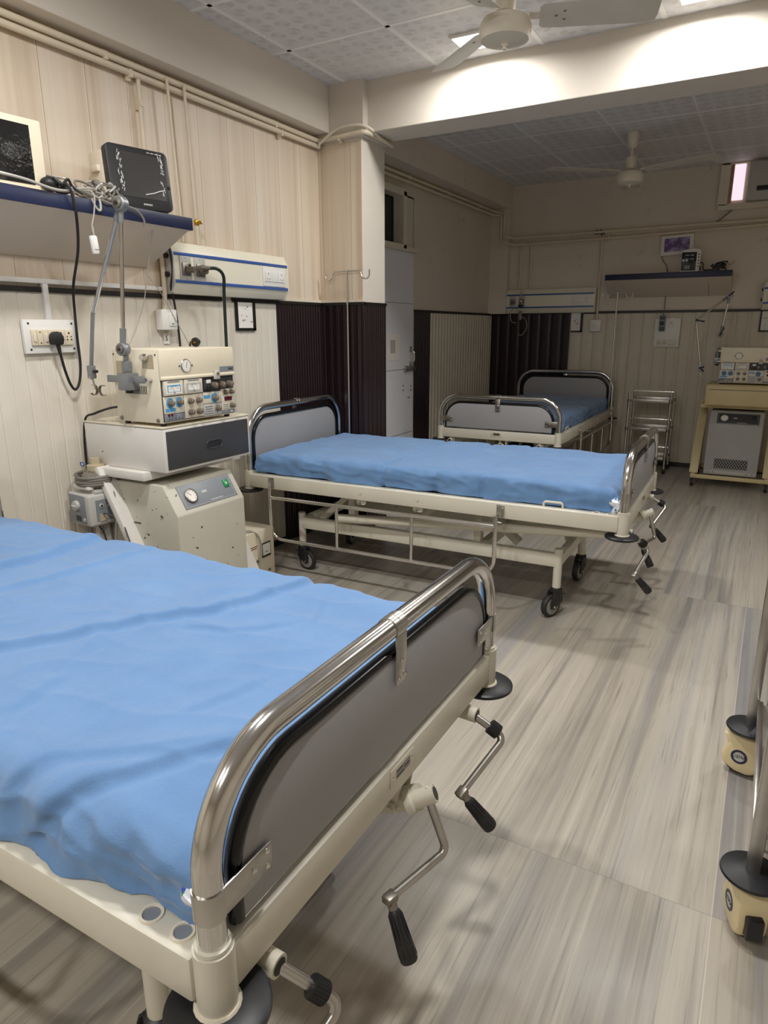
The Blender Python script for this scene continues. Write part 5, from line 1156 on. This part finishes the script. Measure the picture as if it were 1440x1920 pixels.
# steel linen cart at the right edge, only a sliver shows
ct = empty('steel_cart', (2.82, 1.69, 0), 0, 'steel cart with cream branded casters at the right edge', 'cart')
CW, CL = .255, .30
def bigcaster(x, y, rz):
    Rm = Matrix.Rotation(R(rz), 3, 'Z'); o = V((x, y, 0)); T = lambda p: o+Rm @ V(p)
    c = MB()
    c.prism([(.036, .022), (.042, .05), (.038, .10), (.022, .132), (-.040, .132), (-.062, .126), (-.044, .10), (-.062, .06), (-.054, .030), (-.02, .014), (.012, .012)], T((0, -.031, 0)), Rm @ V((1, 0, 0)), V((0, 0, 1)), Rm @ V((0, .062, 0)), 'casterbeige', bev=.010)
    c.lathe([(.022, 0), (.022, .016)], (x, y, .126), (0, 0, 1), 'casterbeige', 18)
    co = c.build('caster', ct)
    w = MB(); ax = Rm @ V((0, 1, 0)); w.lathe([(.03, -.014), (.043, -.013), (.048, -.010), (.048, .010), (.043, .013), (.03, .014)], T((-.010, 0, .048)), ax, 'tyre', 28); w.build('wheel', co)
    p = MB(); p.box(T((.045, 0, .055)), (.022, .034, .05), 'blackp', Rm, bev=.004); p.build('brake_pedal', co)
    ax = -ax; l = MB(); ctr = T((-.012, -.0312, .066)); l.lathe([(.0150, .0002), (.0150, .0008), (.0215, .0008), (.0215, 0)], ctr, ax, 'navy', 28, caps=False); l.lathe([(.0151, .0004), (.0001, .0005)], ctr, ax, 'lgrey', 28, caps=False); l.build('maker_ring', co)
    rot = (Rm @ Matrix.Rotation(R(90), 3, 'X')).to_euler()
    text('UZMA', .0125, 'navy', co, ctr+ax*.0007, rot, name='lettering')
    d = MB(); d.lathe([(.030, -.004), (.058, .0), (.062, .004), (.060, .009), (.030, .016), (.018, .018)], (x, y, .146), (0, 0, 1), 'disc', 34); d.build('bumper_disc', ct)
bigcaster(-CW-.022, CL, -10); bigcaster(-CW, -CL, -70); bigcaster(CW, CL, 170); bigcaster(CW, -CL, -40)
for sx, sy in ((-1, 1), (-1, -1), (1, 1), (1, -1)):
    xx = sx*CW-(.022 if sx < 0 and sy > 0 else 0)
    MB().box((xx, sy*CL, .58), (.027, .027, .84), 'steel', bev=.003).build('leg', ct)
for z in (.235, .60, .97):
    b = MB(); b.box((0, 0, z), (CW*2, CL*2-.03, .004), 'dull_steel')
    for s in (-1, 1): b.box((s*CW-.006, 0, z-.005), (.012, CL*2-.03, .035), 'steel', bev=.002); b.box((0, s*CL, z-.005), (CW*2-.02, .012, .035), 'steel', bev=.002)
    b.build('shelf', ct)
rnd = random.Random(3)
def stack(z0, n, x, y, sx, sy, name, label, m, th, group):
    z = z0
    for k in range(n):
        b = MB(); b.box((x+rnd.uniform(-.012, .012), y+rnd.uniform(-.015, .015), z+th/2), (sx, sy, th-.002), m, rnd.uniform(-5, 5), bev=th*.4 if m != 'paper' else .001, seg=3); tag(b.build(name), label[k % len(label)] if isinstance(label, list) else label, name.split('_')[-1], group); z += th
stack(.2375, 4, 2.80, 1.58, .34, .24, 'paper_bundle', ['bottom paper bundle on the low shelf of the steel cart', 'second paper bundle on the low shelf of the steel cart', 'third paper bundle on the low shelf of the steel cart', 'top paper bundle on the low shelf of the steel cart'], 'paper', .022, 'paper bundles on the steel cart')
stack(.6025, 3, 2.775, 1.82, .34, .26, 'folded_linen', ['bottom folded white linen on the steel cart shelf', 'middle folded white linen on the steel cart shelf', 'top folded white linen on the steel cart shelf'], 'white', .06, 'folded linens on the steel cart')
b = MB(); b.box((2.80, 1.86, .2475), (.33, .17, .02), 'wood', 2, bev=.002); tag(b.build('wooden_board'), 'worn wooden board on the low shelf of the steel cart', 'board')
cam = bpy.data.cameras.new('camera'); cam.sensor_fit = 'VERTICAL'; cam.sensor_height = 36; cam.lens = 36*1264.41/1920; cam.clip_start = .02
co = bpy.data.objects.new('camera', cam); COL.objects.link(co); SC.camera = co
y, p, rl = R(29.444), R(-15.114), R(-.204)
fw = V((-math.sin(y)*math.cos(p), math.cos(y)*math.cos(p), math.sin(p))); rt = V((math.cos(y), math.sin(y), 0)); up = rt.cross(fw)
r2_ = rt*math.cos(rl)+up*math.sin(rl); u2_ = up*math.cos(rl)-rt*math.sin(rl)
co.matrix_world = Matrix.Translation((2.469, 0, 1.25)) @ Matrix((r2_, u2_, -fw)).transposed().to_4x4()
w = bpy.data.worlds.new('world'); SC.world = w; w.use_nodes = True; w.node_tree.nodes['Background'].inputs[0].default_value = (.6, .65, .7, 1); w.node_tree.nodes['Background'].inputs[1].default_value = .3
vs = SC.view_settings; SC.display_settings.display_device = 'sRGB'; vs.view_transform = 'Standard'; vs.look = 'None'; vs.exposure = 0.0; vs.gamma = 1; vs.use_curve_mapping = False
cy = SC.cycles; cy.use_denoising = True; cy.max_bounces = 14; cy.diffuse_bounces = 10; cy.glossy_bounces = 4; cy.sample_clamp_indirect = 6
